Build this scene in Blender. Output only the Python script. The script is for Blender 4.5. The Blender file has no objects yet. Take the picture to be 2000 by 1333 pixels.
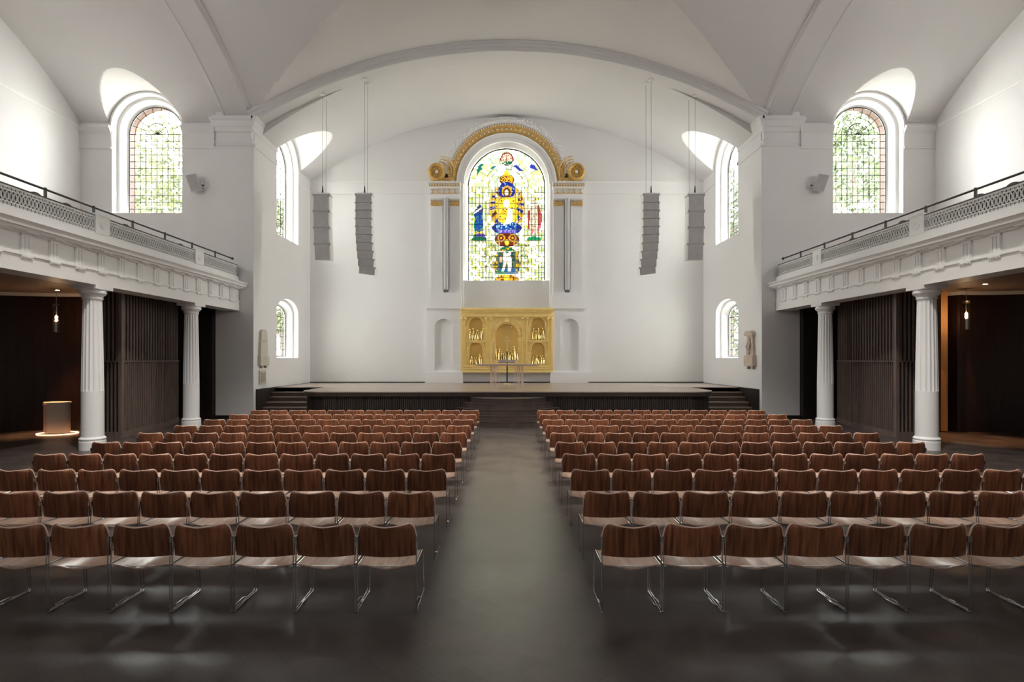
import bpy, math, random
from math import pi, sin, cos, sqrt, radians
from mathutils import Vector, Matrix
random.seed(7)
SC = bpy.context.scene
COL = SC.collection

# ------------------------------------------------------------------ camera
F = 1080.0; PX, PY = 984.0, 701.0; CH = 2.25
cam_d = bpy.data.cameras.new('camera'); cam = bpy.data.objects.new('camera', cam_d); COL.objects.link(cam)
cam.location = (0, 0, CH); cam.rotation_euler = (pi / 2, 0, 0)
cam_d.sensor_width = 36; cam_d.lens = 36 * F / 2000
cam_d.shift_x = (1000 - PX) / 2000; cam_d.shift_y = (PY - 666.5) / 2000
cam_d.clip_end = 300; SC.camera = cam
def XX(px, Y): return (px - PX) * Y / F
def ZZ(py, Y): return CH + (PY - py) * Y / F

# ------------------------------------------------------------------ world, exposure
W = bpy.data.worlds.new('world'); SC.world = W; W.use_nodes = True
nt = W.node_tree; nt.nodes.clear()
wo = nt.nodes.new('ShaderNodeOutputWorld'); bg = nt.nodes.new('ShaderNodeBackground')
tc = nt.nodes.new('ShaderNodeTexCoord'); sp = nt.nodes.new('ShaderNodeSeparateXYZ'); rp = nt.nodes.new('ShaderNodeValToRGB')
nt.links.new(tc.outputs['Generated'], sp.inputs[0]); nt.links.new(sp.outputs['Z'], rp.inputs[0])
rp.color_ramp.elements[0].position = 0.0; rp.color_ramp.elements[0].color = (.90, .89, .88, 1)
rp.color_ramp.elements[1].position = 0.5; rp.color_ramp.elements[1].color = (.97, .99, 1.0, 1)
nt.links.new(rp.outputs[0], bg.inputs[0]); bg.inputs[1].default_value = 3.4
nt.links.new(bg.outputs[0], wo.inputs[0])
SC.view_settings.view_transform = 'Standard'; SC.view_settings.look = 'None'
SC.view_settings.gamma = 1; SC.view_settings.use_curve_mapping = False
SC.view_settings.exposure = 3.40
cy = SC.cycles
cy.use_denoising = True
try: cy.denoiser = 'OPENIMAGEDENOISE'
except Exception: pass
cy.max_bounces = 8; cy.diffuse_bounces = 6; cy.glossy_bounces = 3; cy.transmission_bounces = 4
cy.transparent_max_bounces = 8; cy.caustics_reflective = False; cy.caustics_refractive = False
cy.sample_clamp_indirect = 4.0

CX = 0.145
YW, YA, YB = 20.8, 21.15, 26.92      # arch wall, aisle end wall, altar wall
DC, DG, DO, DP = 9.57, 10.07, 16.35, 10.99  # chancel half width, gallery face, outer wall, pier edge
YBACK = -6.0
ZSTAGE = 1.078
DWIN = 13.79

sl = bpy.data.lights.new('sun', 'SUN'); sl.energy = 5; sl.angle = radians(2); sl.color = (1, .95, .88)
so = bpy.data.objects.new('sun', sl); COL.objects.link(so); so.rotation_euler = (radians(17), 0, radians(12)); so.location = (0, 0, 40)
# daylight fill, added on solid walls where unseen windows are assumed
def area_lamp(name, loc, rot, sx, sy, power, col=(.97, .985, 1)):
    l = bpy.data.lights.new(name, 'AREA'); l.shape = 'RECTANGLE'; l.size = sx; l.size_y = sy
    l.energy = power; l.color = col
    o = bpy.data.objects.new(name, l); COL.objects.link(o); o.location = loc; o.rotation_euler = rot
    return o
def portal(name, loc, rot, sx, sy):
    o = area_lamp(name, loc, rot, sx, sy, 1.0)
    try: o.data.cycles.is_portal = True
    except Exception: pass
    return o
SIDEP, BACKP = 22, 3
for s in (-1, 1):
    for k, y in enumerate((9.8, 5.8)):
        area_lamp('side_fill', (CX + s * (DO - .06), y, 9.4), (0, s * pi / 2, 0), 4.2, 2.5, SIDEP)
for k, x in enumerate((-7, 0, 7)):
    area_lamp('rear_fill', (CX + x, YBACK + .06, 7.8), (-pi / 2, 0, 0) if False else (pi / 2, 0, 0), 3.0, 5.0, BACKP)
# unseen spots added high under the vault to brighten seating, columns and galleries
for s in (-1, 1):
    l = bpy.data.lights.new('added_spot', 'SPOT'); l.energy = 640; l.color = (1, .94, .88); l.spot_size = radians(64); l.spot_blend = .75; l.shadow_soft_size = .35
    o = bpy.data.objects.new('added_spot', l); COL.objects.link(o); o.location = (CX + s * 4.5, 8.0, 13.2); o.rotation_euler = (radians(20), 0, radians(-s * 12))
# portals at the windows in view
for s in (-1, 1):
    portal('daylight_portal', (CX + s * DWIN, YA + .72, 9.95), (-pi / 2, 0, 0), 2.3, 4.4)
    portal('daylight_portal', (CX + s * (DC + .62), 24.15, 9.5), (0, s * pi / 2, 0), 4.2, 2.1)
    portal('daylight_portal', (CX + s * (DC + .62), 24.15, 3.6), (0, s * pi / 2, 0), 2.6, 2.1)
portal('daylight_portal', (CX - .02, YB + .62, 9.3), (-pi / 2, 0, 0), 3.9, 6.7)

# ------------------------------------------------------------------ materials
def newmat(name):
    m = bpy.data.materials.new(name); m.use_nodes = True
    n = m.node_tree; b = n.nodes['Principled BSDF']
    return m, n, b
def N(n, t, **kw):
    x = n.nodes.new(t)
    for k, v in kw.items(): setattr(x, k, v)
    return x
def plain(name, col, rough=.6, metal=0.0, spec=.5, noise=0.0, nscale=3.0, bump=0.0, bscale=40):
    m, n, b = newmat(name)
    b.inputs['Roughness'].default_value = rough; b.inputs['Metallic'].default_value = metal
    b.inputs['Specular IOR Level'].default_value = spec
    b.inputs['Base Color'].default_value = (*col, 1)
    t = N(n, 'ShaderNodeTexCoord')
    if noise:
        no = N(n, 'ShaderNodeTexNoise'); no.inputs['Scale'].default_value = nscale; no.inputs['Detail'].default_value = 4
        n.links.new(t.outputs['Object'], no.inputs['Vector'])
        r = N(n, 'ShaderNodeValToRGB'); r.color_ramp.elements[0].position = .3; r.color_ramp.elements[1].position = .7
        r.color_ramp.elements[0].color = (*[c * (1 - noise) for c in col], 1); r.color_ramp.elements[1].color = (*[min(1, c * (1 + noise)) for c in col], 1)
        n.links.new(no.outputs['Fac'], r.inputs[0]); n.links.new(r.outputs[0], b.inputs['Base Color'])
    if bump:
        n2 = N(n, 'ShaderNodeTexNoise'); n2.inputs['Scale'].default_value = bscale; n2.inputs['Detail'].default_value = 3
        n.links.new(t.outputs['Object'], n2.inputs['Vector'])
        bp = N(n, 'ShaderNodeBump'); bp.inputs['Strength'].default_value = bump; bp.inputs['Distance'].default_value = .01
        n.links.new(n2.outputs['Fac'], bp.inputs['Height']); n.links.new(bp.outputs[0], b.inputs['Normal'])
    return m
def emis(name, col, st):
    m, n, b = newmat(name); b.inputs['Base Color'].default_value = (*col, 1)
    b.inputs['Emission Color'].default_value = (*col, 1); b.inputs['Emission Strength'].default_value = st
    return m
def wood(name, c0, c1, rough=.35, scale=(14, 1, .8), rand=.25, spec=.5, obj=True):
    m, n, b = newmat(name)
    t = N(n, 'ShaderNodeTexCoord'); mp = N(n, 'ShaderNodeMapping'); mp.inputs['Scale'].default_value = scale
    oi = N(n, 'ShaderNodeObjectInfo')
    mu = N(n, 'ShaderNodeMath', operation='MULTIPLY'); mu.inputs[1].default_value = 37.0
    n.links.new(oi.outputs['Random'], mu.inputs[0])
    n.links.new(t.outputs['Object'], mp.inputs['Vector']); n.links.new(mu.outputs[0], mp.inputs['Location'])
    no = N(n, 'ShaderNodeTexNoise'); no.inputs['Scale'].default_value = 3.0; no.inputs['Detail'].default_value = 6; no.inputs['Distortion'].default_value = .6
    n.links.new(mp.outputs[0], no.inputs['Vector'])
    r = N(n, 'ShaderNodeValToRGB'); r.color_ramp.elements[0].position = .32; r.color_ramp.elements[1].position = .68
    r.color_ramp.elements[0].color = (*c0, 1); r.color_ramp.elements[1].color = (*c1, 1)
    n.links.new(no.outputs['Fac'], r.inputs[0])
    hsv = N(n, 'ShaderNodeHueSaturation')
    m2 = N(n, 'ShaderNodeMapRange'); m2.inputs['To Min'].default_value = 1 - rand; m2.inputs['To Max'].default_value = 1 + rand
    n.links.new(oi.outputs['Random'], m2.inputs['Value']); n.links.new(m2.outputs[0], hsv.inputs['Value'])
    n.links.new(r.outputs[0], hsv.inputs['Color']); n.links.new(hsv.outputs[0], b.inputs['Base Color'])
    b.inputs['Roughness'].default_value = rough; b.inputs['Specular IOR Level'].default_value = spec
    return m

M = {}
M['plaster'] = plain('white_plaster', (.80, .795, .785), .55, noise=.015, nscale=.6, bump=.05, bscale=6)
M['ceiling'] = plain('ceiling_plaster', (.70, .692, .685), .7, noise=.02, nscale=.4)
M['paint'] = plain('white_paint', (.86, .86, .85), .45)
M['timber'] = wood('dark_stained_timber', (.012, .0075, .006), (.026, .017, .013), .45, (6, 6, .5), .1)
M['panel'] = wood('dark_red_timber_panel', (.016, .006, .004), (.030, .011, .007), .3, (3, 3, .25), .05)
M['slat'] = wood('dark_slat_timber', (.115, .080, .065), (.19, .138, .115), .36, (6, 6, .5), .1)
M['fascia'] = wood('stage_fascia_timber', (.035, .025, .021), (.06, .045, .038), .35, (.6, 4, 1), .05)
M['stageslat'] = wood('stage_slat_timber', (.035, .026, .022), (.065, .048, .041), .4, (6, 6, .5), .05)
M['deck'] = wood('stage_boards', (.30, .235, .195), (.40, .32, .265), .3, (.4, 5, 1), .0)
M['step'] = wood('step_timber', (.070, .050, .042), (.11, .082, .070), .35, (.6, 4, 1), .1)
M['walnut'] = wood('walnut_veneer', (.11, .036, .017), (.35, .135, .064), .32, (11, 2, .7), .28)
M['seat'] = wood('glare_pale_seat_veneer', (.46, .30, .22), (.62, .44, .34), .24, (9, 1, 1), .12, .6)  # window glare on the seats is put into this paler veneer
M['ply'] = plain('plywood_edge', (.80, .55, .43), .35)
M['chrome'] = plain('chrome', (.62, .62, .62), .16, 1.0)
M['iron'] = plain('grey_iron', (.055, .053, .05), .45)
M['grey'] = plain('speaker_grille', (.56, .55, .54), .7, noise=.06, nscale=6)
M['greycase'] = plain('speaker_case', (.78, .78, .77), .5)
M['steel'] = plain('steel_cable', (.30, .30, .30), .4, .5)
M['gold'] = plain('gilded_relief', (1.0, .73, .27), .42, .12, noise=.06, nscale=5)  # base colour raised in place of a spot light on the panel
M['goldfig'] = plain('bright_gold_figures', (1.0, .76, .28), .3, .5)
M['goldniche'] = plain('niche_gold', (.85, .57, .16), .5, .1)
M['golddk'] = plain('gold_leaf', (.66, .42, .13), .4, .3, noise=.2, nscale=9)
M['stone'] = plain('pale_stone', (.62, .58, .48), .7, noise=.08, nscale=8)
M['buff'] = plain('buff_stone', (.60, .50, .41), .7, noise=.1, nscale=8)
M['brownstone'] = plain('brown_plaque', (.40, .33, .27), .6, noise=.2, nscale=12)
M['black'] = plain('black_metal', (.012, .012, .012), .4)
M['lead'] = plain('lead_came', (.012, .013, .012), .6)
M['whitebar'] = plain('white_glazing_bar', (.55, .56, .52), .5)
M['tablewood'] = plain('pale_table_wood', (.78, .60, .50), .4)
M['tabletop'] = plain('pale_table_top', (.74, .58, .53), .35)
M['bronze'] = plain('brass', (.92, .70, .32), .3, .4)
M['cream'] = plain('cream_lacquer', (.80, .73, .64), .4)
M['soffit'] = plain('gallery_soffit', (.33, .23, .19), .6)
M['orange'] = plain('lamplit_reveal', (.80, .42, .16), .6)  # lamplight on the reveal put into its base colour
M['brick'] = plain('brick_reveal', (.075, .038, .022), .8, noise=.2, nscale=8)
M['leaf'] = plain('tree_leaves', (.050, .075, .026), .5, noise=.5, nscale=1.2)
M['leaf2'] = plain('tree_leaves_yellow', (.085, .105, .035), .5, noise=.4, nscale=1.0)
M['bark'] = plain('bark', (.09, .07, .05), .9, noise=.3, nscale=6)
M['paleground'] = plain('bounce_ground', (.42, .41, .39), .9, noise=.3, nscale=.4)  # unseen ground made pale to bounce light up through the windows
M['led'] = emis('led_ring_glow', (1, .50, .25), .55)
M['lampglow'] = emis('lamp_glow', (1, .72, .38), 6)
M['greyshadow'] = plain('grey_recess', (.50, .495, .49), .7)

def glassmat(name, col, gl=.05):
    m = bpy.data.materials.new(name); m.use_nodes = True; n = m.node_tree; n.nodes.clear()
    o = N(n, 'ShaderNodeOutputMaterial'); mx = N(n, 'ShaderNodeMixShader'); t = N(n, 'ShaderNodeBsdfTransparent'); g = N(n, 'ShaderNodeBsdfGlossy')
    g.inputs['Roughness'].default_value = .05; mx.inputs[0].default_value = gl; t.inputs[0].default_value = (*col, 1)
    n.links.new(t.outputs[0], mx.inputs[1]); n.links.new(g.outputs[0], mx.inputs[2]); n.links.new(mx.outputs[0], o.inputs[0])
    return m
M['glass'] = glassmat('leaded_clear_glass', (.91, .92, .89))
M['lampglass'] = glassmat('lamp_glass', (.80, .76, .72), .22)
def stainedmat():
    m = bpy.data.materials.new('stained_glass'); m.use_nodes = True; n = m.node_tree; n.nodes.clear()
    o = N(n, 'ShaderNodeOutputMaterial'); t = N(n, 'ShaderNodeBsdfTransparent'); a = N(n, 'ShaderNodeVertexColor'); a.layer_name = 'glass'
    n.links.new(a.outputs[0], t.inputs[0]); n.links.new(t.outputs[0], o.inputs[0]); return m
M['stained'] = stainedmat()
def floormat():
    m, n, b = newmat('dark_floor')
    t = N(n, 'ShaderNodeTexCoord'); no = N(n, 'ShaderNodeTexNoise'); no.inputs['Scale'].default_value = 1.5; no.inputs['Detail'].default_value = 8; no.inputs['Roughness'].default_value = .65
    n.links.new(t.outputs['Object'], no.inputs['Vector'])
    r = N(n, 'ShaderNodeValToRGB'); r.color_ramp.elements[0].position = .3; r.color_ramp.elements[1].position = .72
    r.color_ramp.elements[0].color = (.044, .034, .031, 1); r.color_ramp.elements[1].color = (.116, .093, .083, 1)
    n.links.new(no.outputs['Fac'], r.inputs[0])
    mp = N(n, 'ShaderNodeMapping'); mp.inputs['Rotation'].default_value = (0, 0, pi / 4)
    n.links.new(t.outputs['Object'], mp.inputs[0])
    br = N(n, 'ShaderNodeTexBrick'); br.inputs['Scale'].default_value = 1.0; br.inputs['Brick Width'].default_value = .9; br.inputs['Row Height'].default_value = .22
    br.inputs['Mortar Size'].default_value = .004; br.inputs['Color1'].default_value = (1, 1, 1, 1); br.inputs['Color2'].default_value = (.86, .86, .88, 1); br.inputs['Mortar'].default_value = (.6, .6, .6, 1)
    n.links.new(mp.outputs[0], br.inputs['Vector'])
    mx = N(n, 'ShaderNodeMix', data_type='RGBA', blend_type='MULTIPLY'); mx.inputs[0].default_value = .8
    n.links.new(r.outputs[0], mx.inputs[6]); n.links.new(br.outputs['Color'], mx.inputs[7]); n.links.new(mx.outputs[2], b.inputs['Base Color'])
    r2 = N(n, 'ShaderNodeMapRange'); r2.inputs['To Min'].default_value = .25; r2.inputs['To Max'].default_value = .42
    n.links.new(no.outputs['Fac'], r2.inputs['Value']); n.links.new(r2.outputs[0], b.inputs['Roughness'])
    b.inputs['Specular IOR Level'].default_value = .5
    return m
M['floor'] = floormat()

# ------------------------------------------------------------------ mesh helpers
class MB:
    def __init__(s): s.v = []; s.f = []; s.sm = []
    def quadgrid(s, P, closed_u=False, closed_v=False, smooth=True):
        nu, nv = len(P), len(P[0]); b = len(s.v)
        for row in P: s.v += [tuple(p) for p in row]
        for i in range(nu if closed_u else nu - 1):
            for j in range(nv if closed_v else nv - 1):
                i2, j2 = (i + 1) % nu, (j + 1) % nv
                s.f.append((b + i * nv + j, b + i2 * nv + j, b + i2 * nv + j2, b + i * nv + j2)); s.sm.append(smooth)
        return s
    def face(s, pts, smooth=False):
        b = len(s.v); s.v += [tuple(p) for p in pts]; s.f.append(tuple(range(b, b + len(pts)))); s.sm.append(smooth); return s
    def box(s, x0, x1, y0, y1, z0, z1, mat=None):
        if x0 > x1: x0, x1 = x1, x0
        if y0 > y1: y0, y1 = y1, y0
        b = len(s.v)
        pts = [(x, y, z) for z in (z0, z1) for y in (y0, y1) for x in (x0, x1)]
        if mat: pts = [tuple(mat @ Vector(p)) for p in pts]
        s.v += pts
        for q in ((0, 2, 3, 1), (4, 5, 7, 6), (0, 1, 5, 4), (2, 6, 7, 3), (0, 4, 6, 2), (1, 3, 7, 5)):
            s.f.append(tuple(b + k for k in q)); s.sm.append(False)
        return s
    def tube(s, pts, r, n=8, closed=False, caps=True):
        pts = [Vector(p) for p in pts]; rings = []; m = len(pts); up = None
        for i, p in enumerate(pts):
            if closed: d = pts[(i + 1) % m] - pts[i - 1]
            else: d = pts[min(i + 1, m - 1)] - pts[max(i - 1, 0)]
            d.normalize()
            if up is None:
                up = Vector((0, 0, 1)) if abs(d.z) < .9 else Vector((1, 0, 0))
            a = d.cross(up)
            if a.length < 1e-4: a = d.cross(Vector((0, 1, 0)))
            a.normalize(); bb = a.cross(d).normalized(); up = bb
            rr = r[i] if isinstance(r, (list, tuple)) else r
            rings.append([p + (a * cos(2 * pi * k / n) + bb * sin(2 * pi * k / n)) * rr for k in range(n)])
        s.quadgrid(rings, closed_u=closed, closed_v=True)
        if caps and not closed:
            s.face(list(reversed(rings[0]))); s.face(rings[-1])
        return s
    def lathe(s, prof, c=(0, 0, 0), n=32, axis='z', smooth=True, sx=1, sy=1):
        P = []
        for (r, h) in prof:
            row = []
            for k in range(n):
                a = 2 * pi * k / n; x, y = r * cos(a) * sx, r * sin(a) * sy
                if axis == 'z': p = (c[0] + x, c[1] + y, c[2] + h)
                elif axis == 'y': p = (c[0] + x, c[1] + h, c[2] + y)
                else: p = (c[0] + h, c[1] + x, c[2] + y)
                row.append(p)
            P.append(row)
        s.quadgrid(P, closed_v=True, smooth=smooth)
        return s
    def ell(s, c, r, n=8, m=5, mat=None):
        P = []
        for i in range(m + 1):
            t = pi * i / m; row = []
            for k in range(n):
                a = 2 * pi * k / n
                p = Vector((r[0] * sin(t) * cos(a), r[1] * sin(t) * sin(a), r[2] * cos(t)))
                if mat: p = mat @ p
                row.append((c[0] + p.x, c[1] + p.y, c[2] + p.z))
            P.append(row)
        s.quadgrid(P, closed_v=True); return s
    def build(s, name, mat, parent=None, sharp=35, kind=None, loc=None):
        me = bpy.data.meshes.new(name); me.from_pydata(s.v, [], s.f)
        me.polygons.foreach_set('use_smooth', s.sm)
        if isinstance(mat, (list, tuple)):
            for q in mat: me.materials.append(q)
        else: me.materials.append(mat)
        me.validate(); me.update()
        if sharp and any(s.sm) and len(s.f) < 60000:
            try: me.set_sharp_from_angle(angle=radians(sharp))
            except Exception: pass
        o = bpy.data.objects.new(name, me); COL.objects.link(o)
        if parent: o.parent = parent
        if kind: o['kind'] = kind
        if loc: o.location = loc
        return o
def empty(name, loc=(0, 0, 0), rz=0, kind=None):
    o = bpy.data.objects.new(name, None); COL.objects.link(o); o.location = loc; o.rotation_euler = (0, 0, rz)
    o.empty_display_size = .2
    if kind: o['kind'] = kind
    return o
def tag(o, label, cat, group=None, kind=None):
    o['label'] = label; o['category'] = cat
    if group: o['group'] = group
    if kind: o['kind'] = kind
    return o
def copy_tree(o, parent=None):
    c = o.copy(); COL.objects.link(c)
    if parent: c.parent = parent
    for ch in list(o.children): copy_tree(ch, c)
    return c
def fillet(pts, r, n=5):
    """round the corners of a polyline"""
    pts = [Vector(p) for p in pts]; out = [pts[0]]
    for i in range(1, len(pts) - 1):
        a, b, c = pts[i - 1], pts[i], pts[i + 1]
        d1 = (a - b).normalized(); d2 = (c - b).normalized()
        rr = min(r, (a - b).length * .45, (c - b).length * .45)
        p0, p1 = b + d1 * rr, b + d2 * rr
        for k in range(n + 1):
            t = k / n; out.append(p0 * (1 - t) ** 2 + b * 2 * t * (1 - t) + p1 * t * t)
    out.append(pts[-1]); return out
def mould(mb, prof, p0, p1, nrm, closed=False):
    """sweep profile [(out,z)] along straight p0->p1 (xy), protruding along nrm (xy)"""
    P = []
    for p in (p0, p1):
        P.append([(p[0] + nrm[0] * o, p[1] + nrm[1] * o, z) for o, z in prof])
    mb.quadgrid(P, smooth=False)
    mb.face(P[0]); mb.face(list(reversed(P[1])))
    return mb

# ------------------------------------------------------------------ ceiling functions
def zA(Y):
    d = 148.84 - (Y - 13.4) ** 2
    return max(11.27, 14.05 - 12.2 + sqrt(d)) if d > 0 else 11.27
def zB(X):
    d = 347.8 - (X - CX) ** 2
    return 14.15 - 18.65 + sqrt(max(d, 0))
def zSof(X):
    return 13.83 - 18.65 + sqrt(347.8 - (X - CX) ** 2)
def zC(X):
    return 14.01 - 16.16 + sqrt(16.16 ** 2 - (X - CX) ** 2)
LR, LZ = 1.47, 11.0
def znave(X, Y):
    dx = abs(X - CX); z = zA(Y)
    if dx < DC + .05: z = max(z, zB(X))
    t = abs(dx - DWIN)
    if t < LR: z = max(z, LZ + sqrt(LR * LR - t * t))
    return z
LR2, LZ2 = 1.36, 10.72
def zchan(X, Y):
    z = zC(X); t = abs(Y - 24.15)
    if t < LR2: z = max(z, LZ2 + sqrt(LR2 * LR2 - t * t))
    return z
def rng(a, b, st):
    n = max(1, int(round((b - a) / st))); return [a + (b - a) * i / n for i in range(n)]
def snug(n, c, r):  # sample points denser toward the ends of a semicircle
    return [c - r * cos(pi * i / n) for i in range(n + 1)]
xs = []
xs += rng(CX - DO, CX - DWIN - LR, .3) + snug(48, CX - DWIN, LR)[:-1] + rng(CX - DWIN + LR, CX - DC - .06, .3)
xs += [CX - DC - .06] + rng(CX - DC - .04, CX + DC + .04, .12) + [CX + DC + .04]
xs += rng(CX + DC + .06, CX + DWIN - LR, .3) + snug(48, CX + DWIN, LR)[:-1] + rng(CX + DWIN + LR, CX + DO, .3) + [CX + DO]
ys = rng(YBACK, 5.5, .8) + rng(5.5, 15.0, .3) + rng(15.0, 18.0, .1) + rng(18.0, YA, .035) + [YA + .02]
mb = MB(); mb.quadgrid([[(x, y, znave(x, y)) for y in ys] for x in xs], smooth=False)
mb.build('ceiling', M['ceiling'], kind='structure')
xs2 = rng(CX - DC, CX - 6.8, .03) + rng(CX - 6.8, CX + 6.8, .2) + rng(CX + 6.8, CX + DC, .03) + [CX + DC]
ys2 = rng(21.4, 24.15 - LR2, .3) + snug(48, 24.15, LR2)[:-1] + rng(24.15 + LR2, YB, .3) + [YB + .02]
mb = MB(); mb.quadgrid([[(x, y, zchan(x, y)) for y in ys2] for x in xs2], smooth=False)
mb.build('ceiling_far', M['ceiling'], kind='structure')
mb = MB(); mb.quadgrid([[(x, 21.41, zC(x) - .004), (x, 21.41, zC(x) + 1.2)] for x in xs2], smooth=False); mb.quadgrid([[(x, 20.82, zSof(x) + .01), (x, 21.41, zSof(x) + .01)] for x in xs2], smooth=False)
mb.build('trim_0', M['ceiling'], kind='structure')

# ------------------------------------------------------------------ walls with arched holes
def arch_outline(cu, sill, spring, half, rise, n=24):
    pts = [(cu - half, sill), (cu - half, (sill + spring) / 2)]
    for k in range(n + 1):
        a = pi - pi * k / n; pts.append((cu + half * cos(a), spring + rise * sin(a)))
    pts += [(cu + half, (sill + spring) / 2), (cu + half, sill)]
    return pts
def wall(mb, P, u0, u1, v0, v1, holes, thick, topf=None):
    """holes: (cu, half, lo, hi(u)); P(u,v,w)"""
    br = {u0, u1}
    for (cu, half, lo, hi) in holes:
        for k in range(33): br.add(round(cu - half * cos(pi * k / 32), 5))
    br = sorted(b for b in br if u0 - 1e-6 <= b <= u1 + 1e-6)
    for a, b in zip(br, br[1:]):
        if b - a < 1e-5: continue
        m = (a + b) / 2
        act = sorted([h for h in holes if abs(m - h[0]) < h[1]], key=lambda h: h[2])
        cur = (v0, v0)
        for h in act + [None]:
            if h: nl = (h[2], h[2])
            else: nl = (v1, v1)
            if nl[0] - cur[0] > 1e-4 or nl[1] - cur[1] > 1e-4:
                for w in (0, thick):
                    mb.face([P(a, cur[0], w), P(b, cur[1], w), P(b, nl[1], w), P(a, nl[0], w)])
            if h: cur = (h[3](a), h[3](b))
    for (q0, q1) in (((u0, v0), (u0, v1)), ((u1, v0), (u1, v1)), ((u0, v1), (u1, v1))):
        mb.face([P(*q0, 0), P(*q1, 0), P(*q1, thick), P(*q0, thick)])
def archhi(cu, half, spring, rise):
    return lambda u: spring + rise * sqrt(max(0, 1 - ((u - cu) / half) ** 2))
def loft(mb, P, seq):
    rows = [[P(u, v, w) for (u, v) in o] for o, w in seq]
    mb.quadgrid(rows, closed_v=True, smooth=False)

WINN = [0]
def window(P, cu, sill, spring, half, rise, depth, rails, fan=True, hopper=True, outer=None, brick=None, barmat=None):
    """arched leaded window: loft of the reveal, leading, pane"""
    WINN[0] += 1
    w = empty('window_%d' % WINN[0], kind='structure')
    oh, osill, ospring, orise = outer
    mb = MB()
    seq = [(arch_outline(cu, osill, ospring, oh, orise), 0), (arch_outline(cu, osill, ospring, oh, orise), depth * .45),
           (arch_outline(cu, osill + .01, ospring, oh - .1, orise - .1), depth * .47),
           (arch_outline(cu, sill - .02, spring, half + .05, rise + .05), depth - .02),
           (arch_outline(cu, sill, spring, half, rise), depth), (arch_outline(cu, sill, spring, half, rise), depth + .06)]
    loft(mb, P, seq); mb.build('window_reveal', M['plaster'], w)
    if brick:
        mb = MB(); o1 = arch_outline(cu, sill, spring, half, rise)
        o2 = [(u, v) for u, v in arch_outline(cu, sill, spring, half + .02, rise + .02)]
        loft(mb, P, [(o1, depth + .061), (o2, depth + .40)]); mb.build('brick_jamb', M['brick'], w)
    mb = MB()
    def bar(a, b, r, dd=0):
        A, B = Vector(P(a[0], a[1], depth + dd)), Vector(P(b[0], b[1], depth + dd)); mb.tube([A, B], r, 4, caps=False)
    ncol = rails[0]; nrow = rails[1]
    for k in range(1, ncol):
        u = cu - half + 2 * half * k / ncol
        if fan: bar((u, sill), (u, spring), .013)
        else: bar((u, sill), (u, spring + rise * sqrt(max(0, 1 - ((u - cu) / half) ** 2))), .013)
    for k in range(1, nrow + 1):
        v = sill + (spring - sill) * k / nrow; bar((cu - half, v), (cu + half, v), .014 if k < nrow else .02)
    if fan:
        for q in (.40, 1 - .015):
            bar((cu - half * q, sill), (cu - half * q, spring), .018); bar((cu + half * q, sill), (cu + half * q, spring), .018)
        for q, r in ((.18, .011), (.40, .02), (.60, .012), (.79, .012), (.985, .022)):
            pts = [Vector(P(cu + half * q * cos(pi * k / 24), spring + rise * q * sin(pi * k / 24), depth)) for k in range(25)]
            mb.tube(pts, r, 4, caps=False)
        for k in range(1, 9):
            a = pi * k / 9
            bar((cu + half * .02 * cos(a), spring + rise * .02 * sin(a)), (cu + half * cos(a), spring + rise * sin(a)), .012)
    else:
        for q in (1 - .015,):
            pts = [Vector(P(u, v, depth)) for (u, v) in arch_outline(cu, sill, spring, half * q, rise * q)]
            mb.tube(pts, .02, 4, closed=True)
    mb.build('leading', barmat or M['lead'], w)
    if hopper:
        mb = MB(); hw = half * .40
        for (a, b) in (((cu - hw, sill + .02), (cu + hw, sill + .02)), ((cu - hw, sill + .36), (cu + hw, sill + .36)), ((cu - hw, sill + .02), (cu - hw, sill + .36)), ((cu + hw, sill + .02), (cu + hw, sill + .36))):
            mb.tube([P(a[0], a[1], depth - .02), P(b[0], b[1], depth - .02)], .03, 4)
        q = P(cu, sill + .36, depth - .05); mb.ell(q, (.03, .03, .03), 6, 4)
        mb.build('hopper_frame', M['whitebar'], w)
    mb = MB(); mb.face([P(u, v, depth + .02) for (u, v) in arch_outline(cu, sill, spring, half, rise)])
    mb.build('pane', M['glass'], w)
    return w

# front wall (arch wall) at YW with the chancel opening
def PF(u, v, w): return (CX + u, YW + w, v)
mb = MB()
wall(mb, PF, -DP, DP, 0, 14.6, [(0, DC, -.001, lambda u: zSof(CX + u) + .02)], .6)
mb.build('wall_front', M['plaster'], kind='structure')
# aisle end walls at YA with one window each
NW = dict(sill=7.87, spring=11.07, half=1.083, rise=1.083)
for s, nm in ((-1, 'left'), (1, 'right')):
    def PA(u, v, w, s=s): return (CX + s * u, YA + w, v)
    mb = MB(); wall(mb, PA, DP - .3, DO + .5, 0, 13.4, [(DWIN, 1.34, 7.83, archhi(DWIN, 1.34, 11.05, 1.34))], .6)
    mb.build('wall_%s_front' % nm, M['plaster'], kind='structure')
    window(PA, DWIN, depth=.60, rails=(10, 12), outer=(1.34, 7.83, 11.05, 1.34), brick=True, **NW)
    # outer side wall
    mb = MB(); mb.box(CX + s * DO, CX + s * (DO + .5), YBACK - .5, YA + .6, 0, 14.2); mb.build('wall_%s' % nm, M['plaster'], kind='structure')
    # chancel side wall
    def PS(u, v, w, s=s): return (CX + s * (DC + w), u, v)
    mb = MB()
    wall(mb, PS, YW + .02, YB + .5, 0, 12.4, [(24.15, 1.2, 2.28, archhi(24.15, 1.2, 4.25, .6)), (24.15, 1.2, 7.45, archhi(24.15, 1.2, 10.7, 1.2))], .55)
    mb.build('wall_%s_inner' % nm, M['plaster'], kind='structure')
    window(PS, 24.15, 7.5, 10.7, .97, .97, .5, (7, 11), outer=(1.2, 7.45, 10.7, 1.2), hopper=False)
    window(PS, 24.15, 2.36, 4.1, .95, .50, .5, (7, 6), fan=False, outer=(1.2, 2.28, 4.25, .6), hopper=True)
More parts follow.
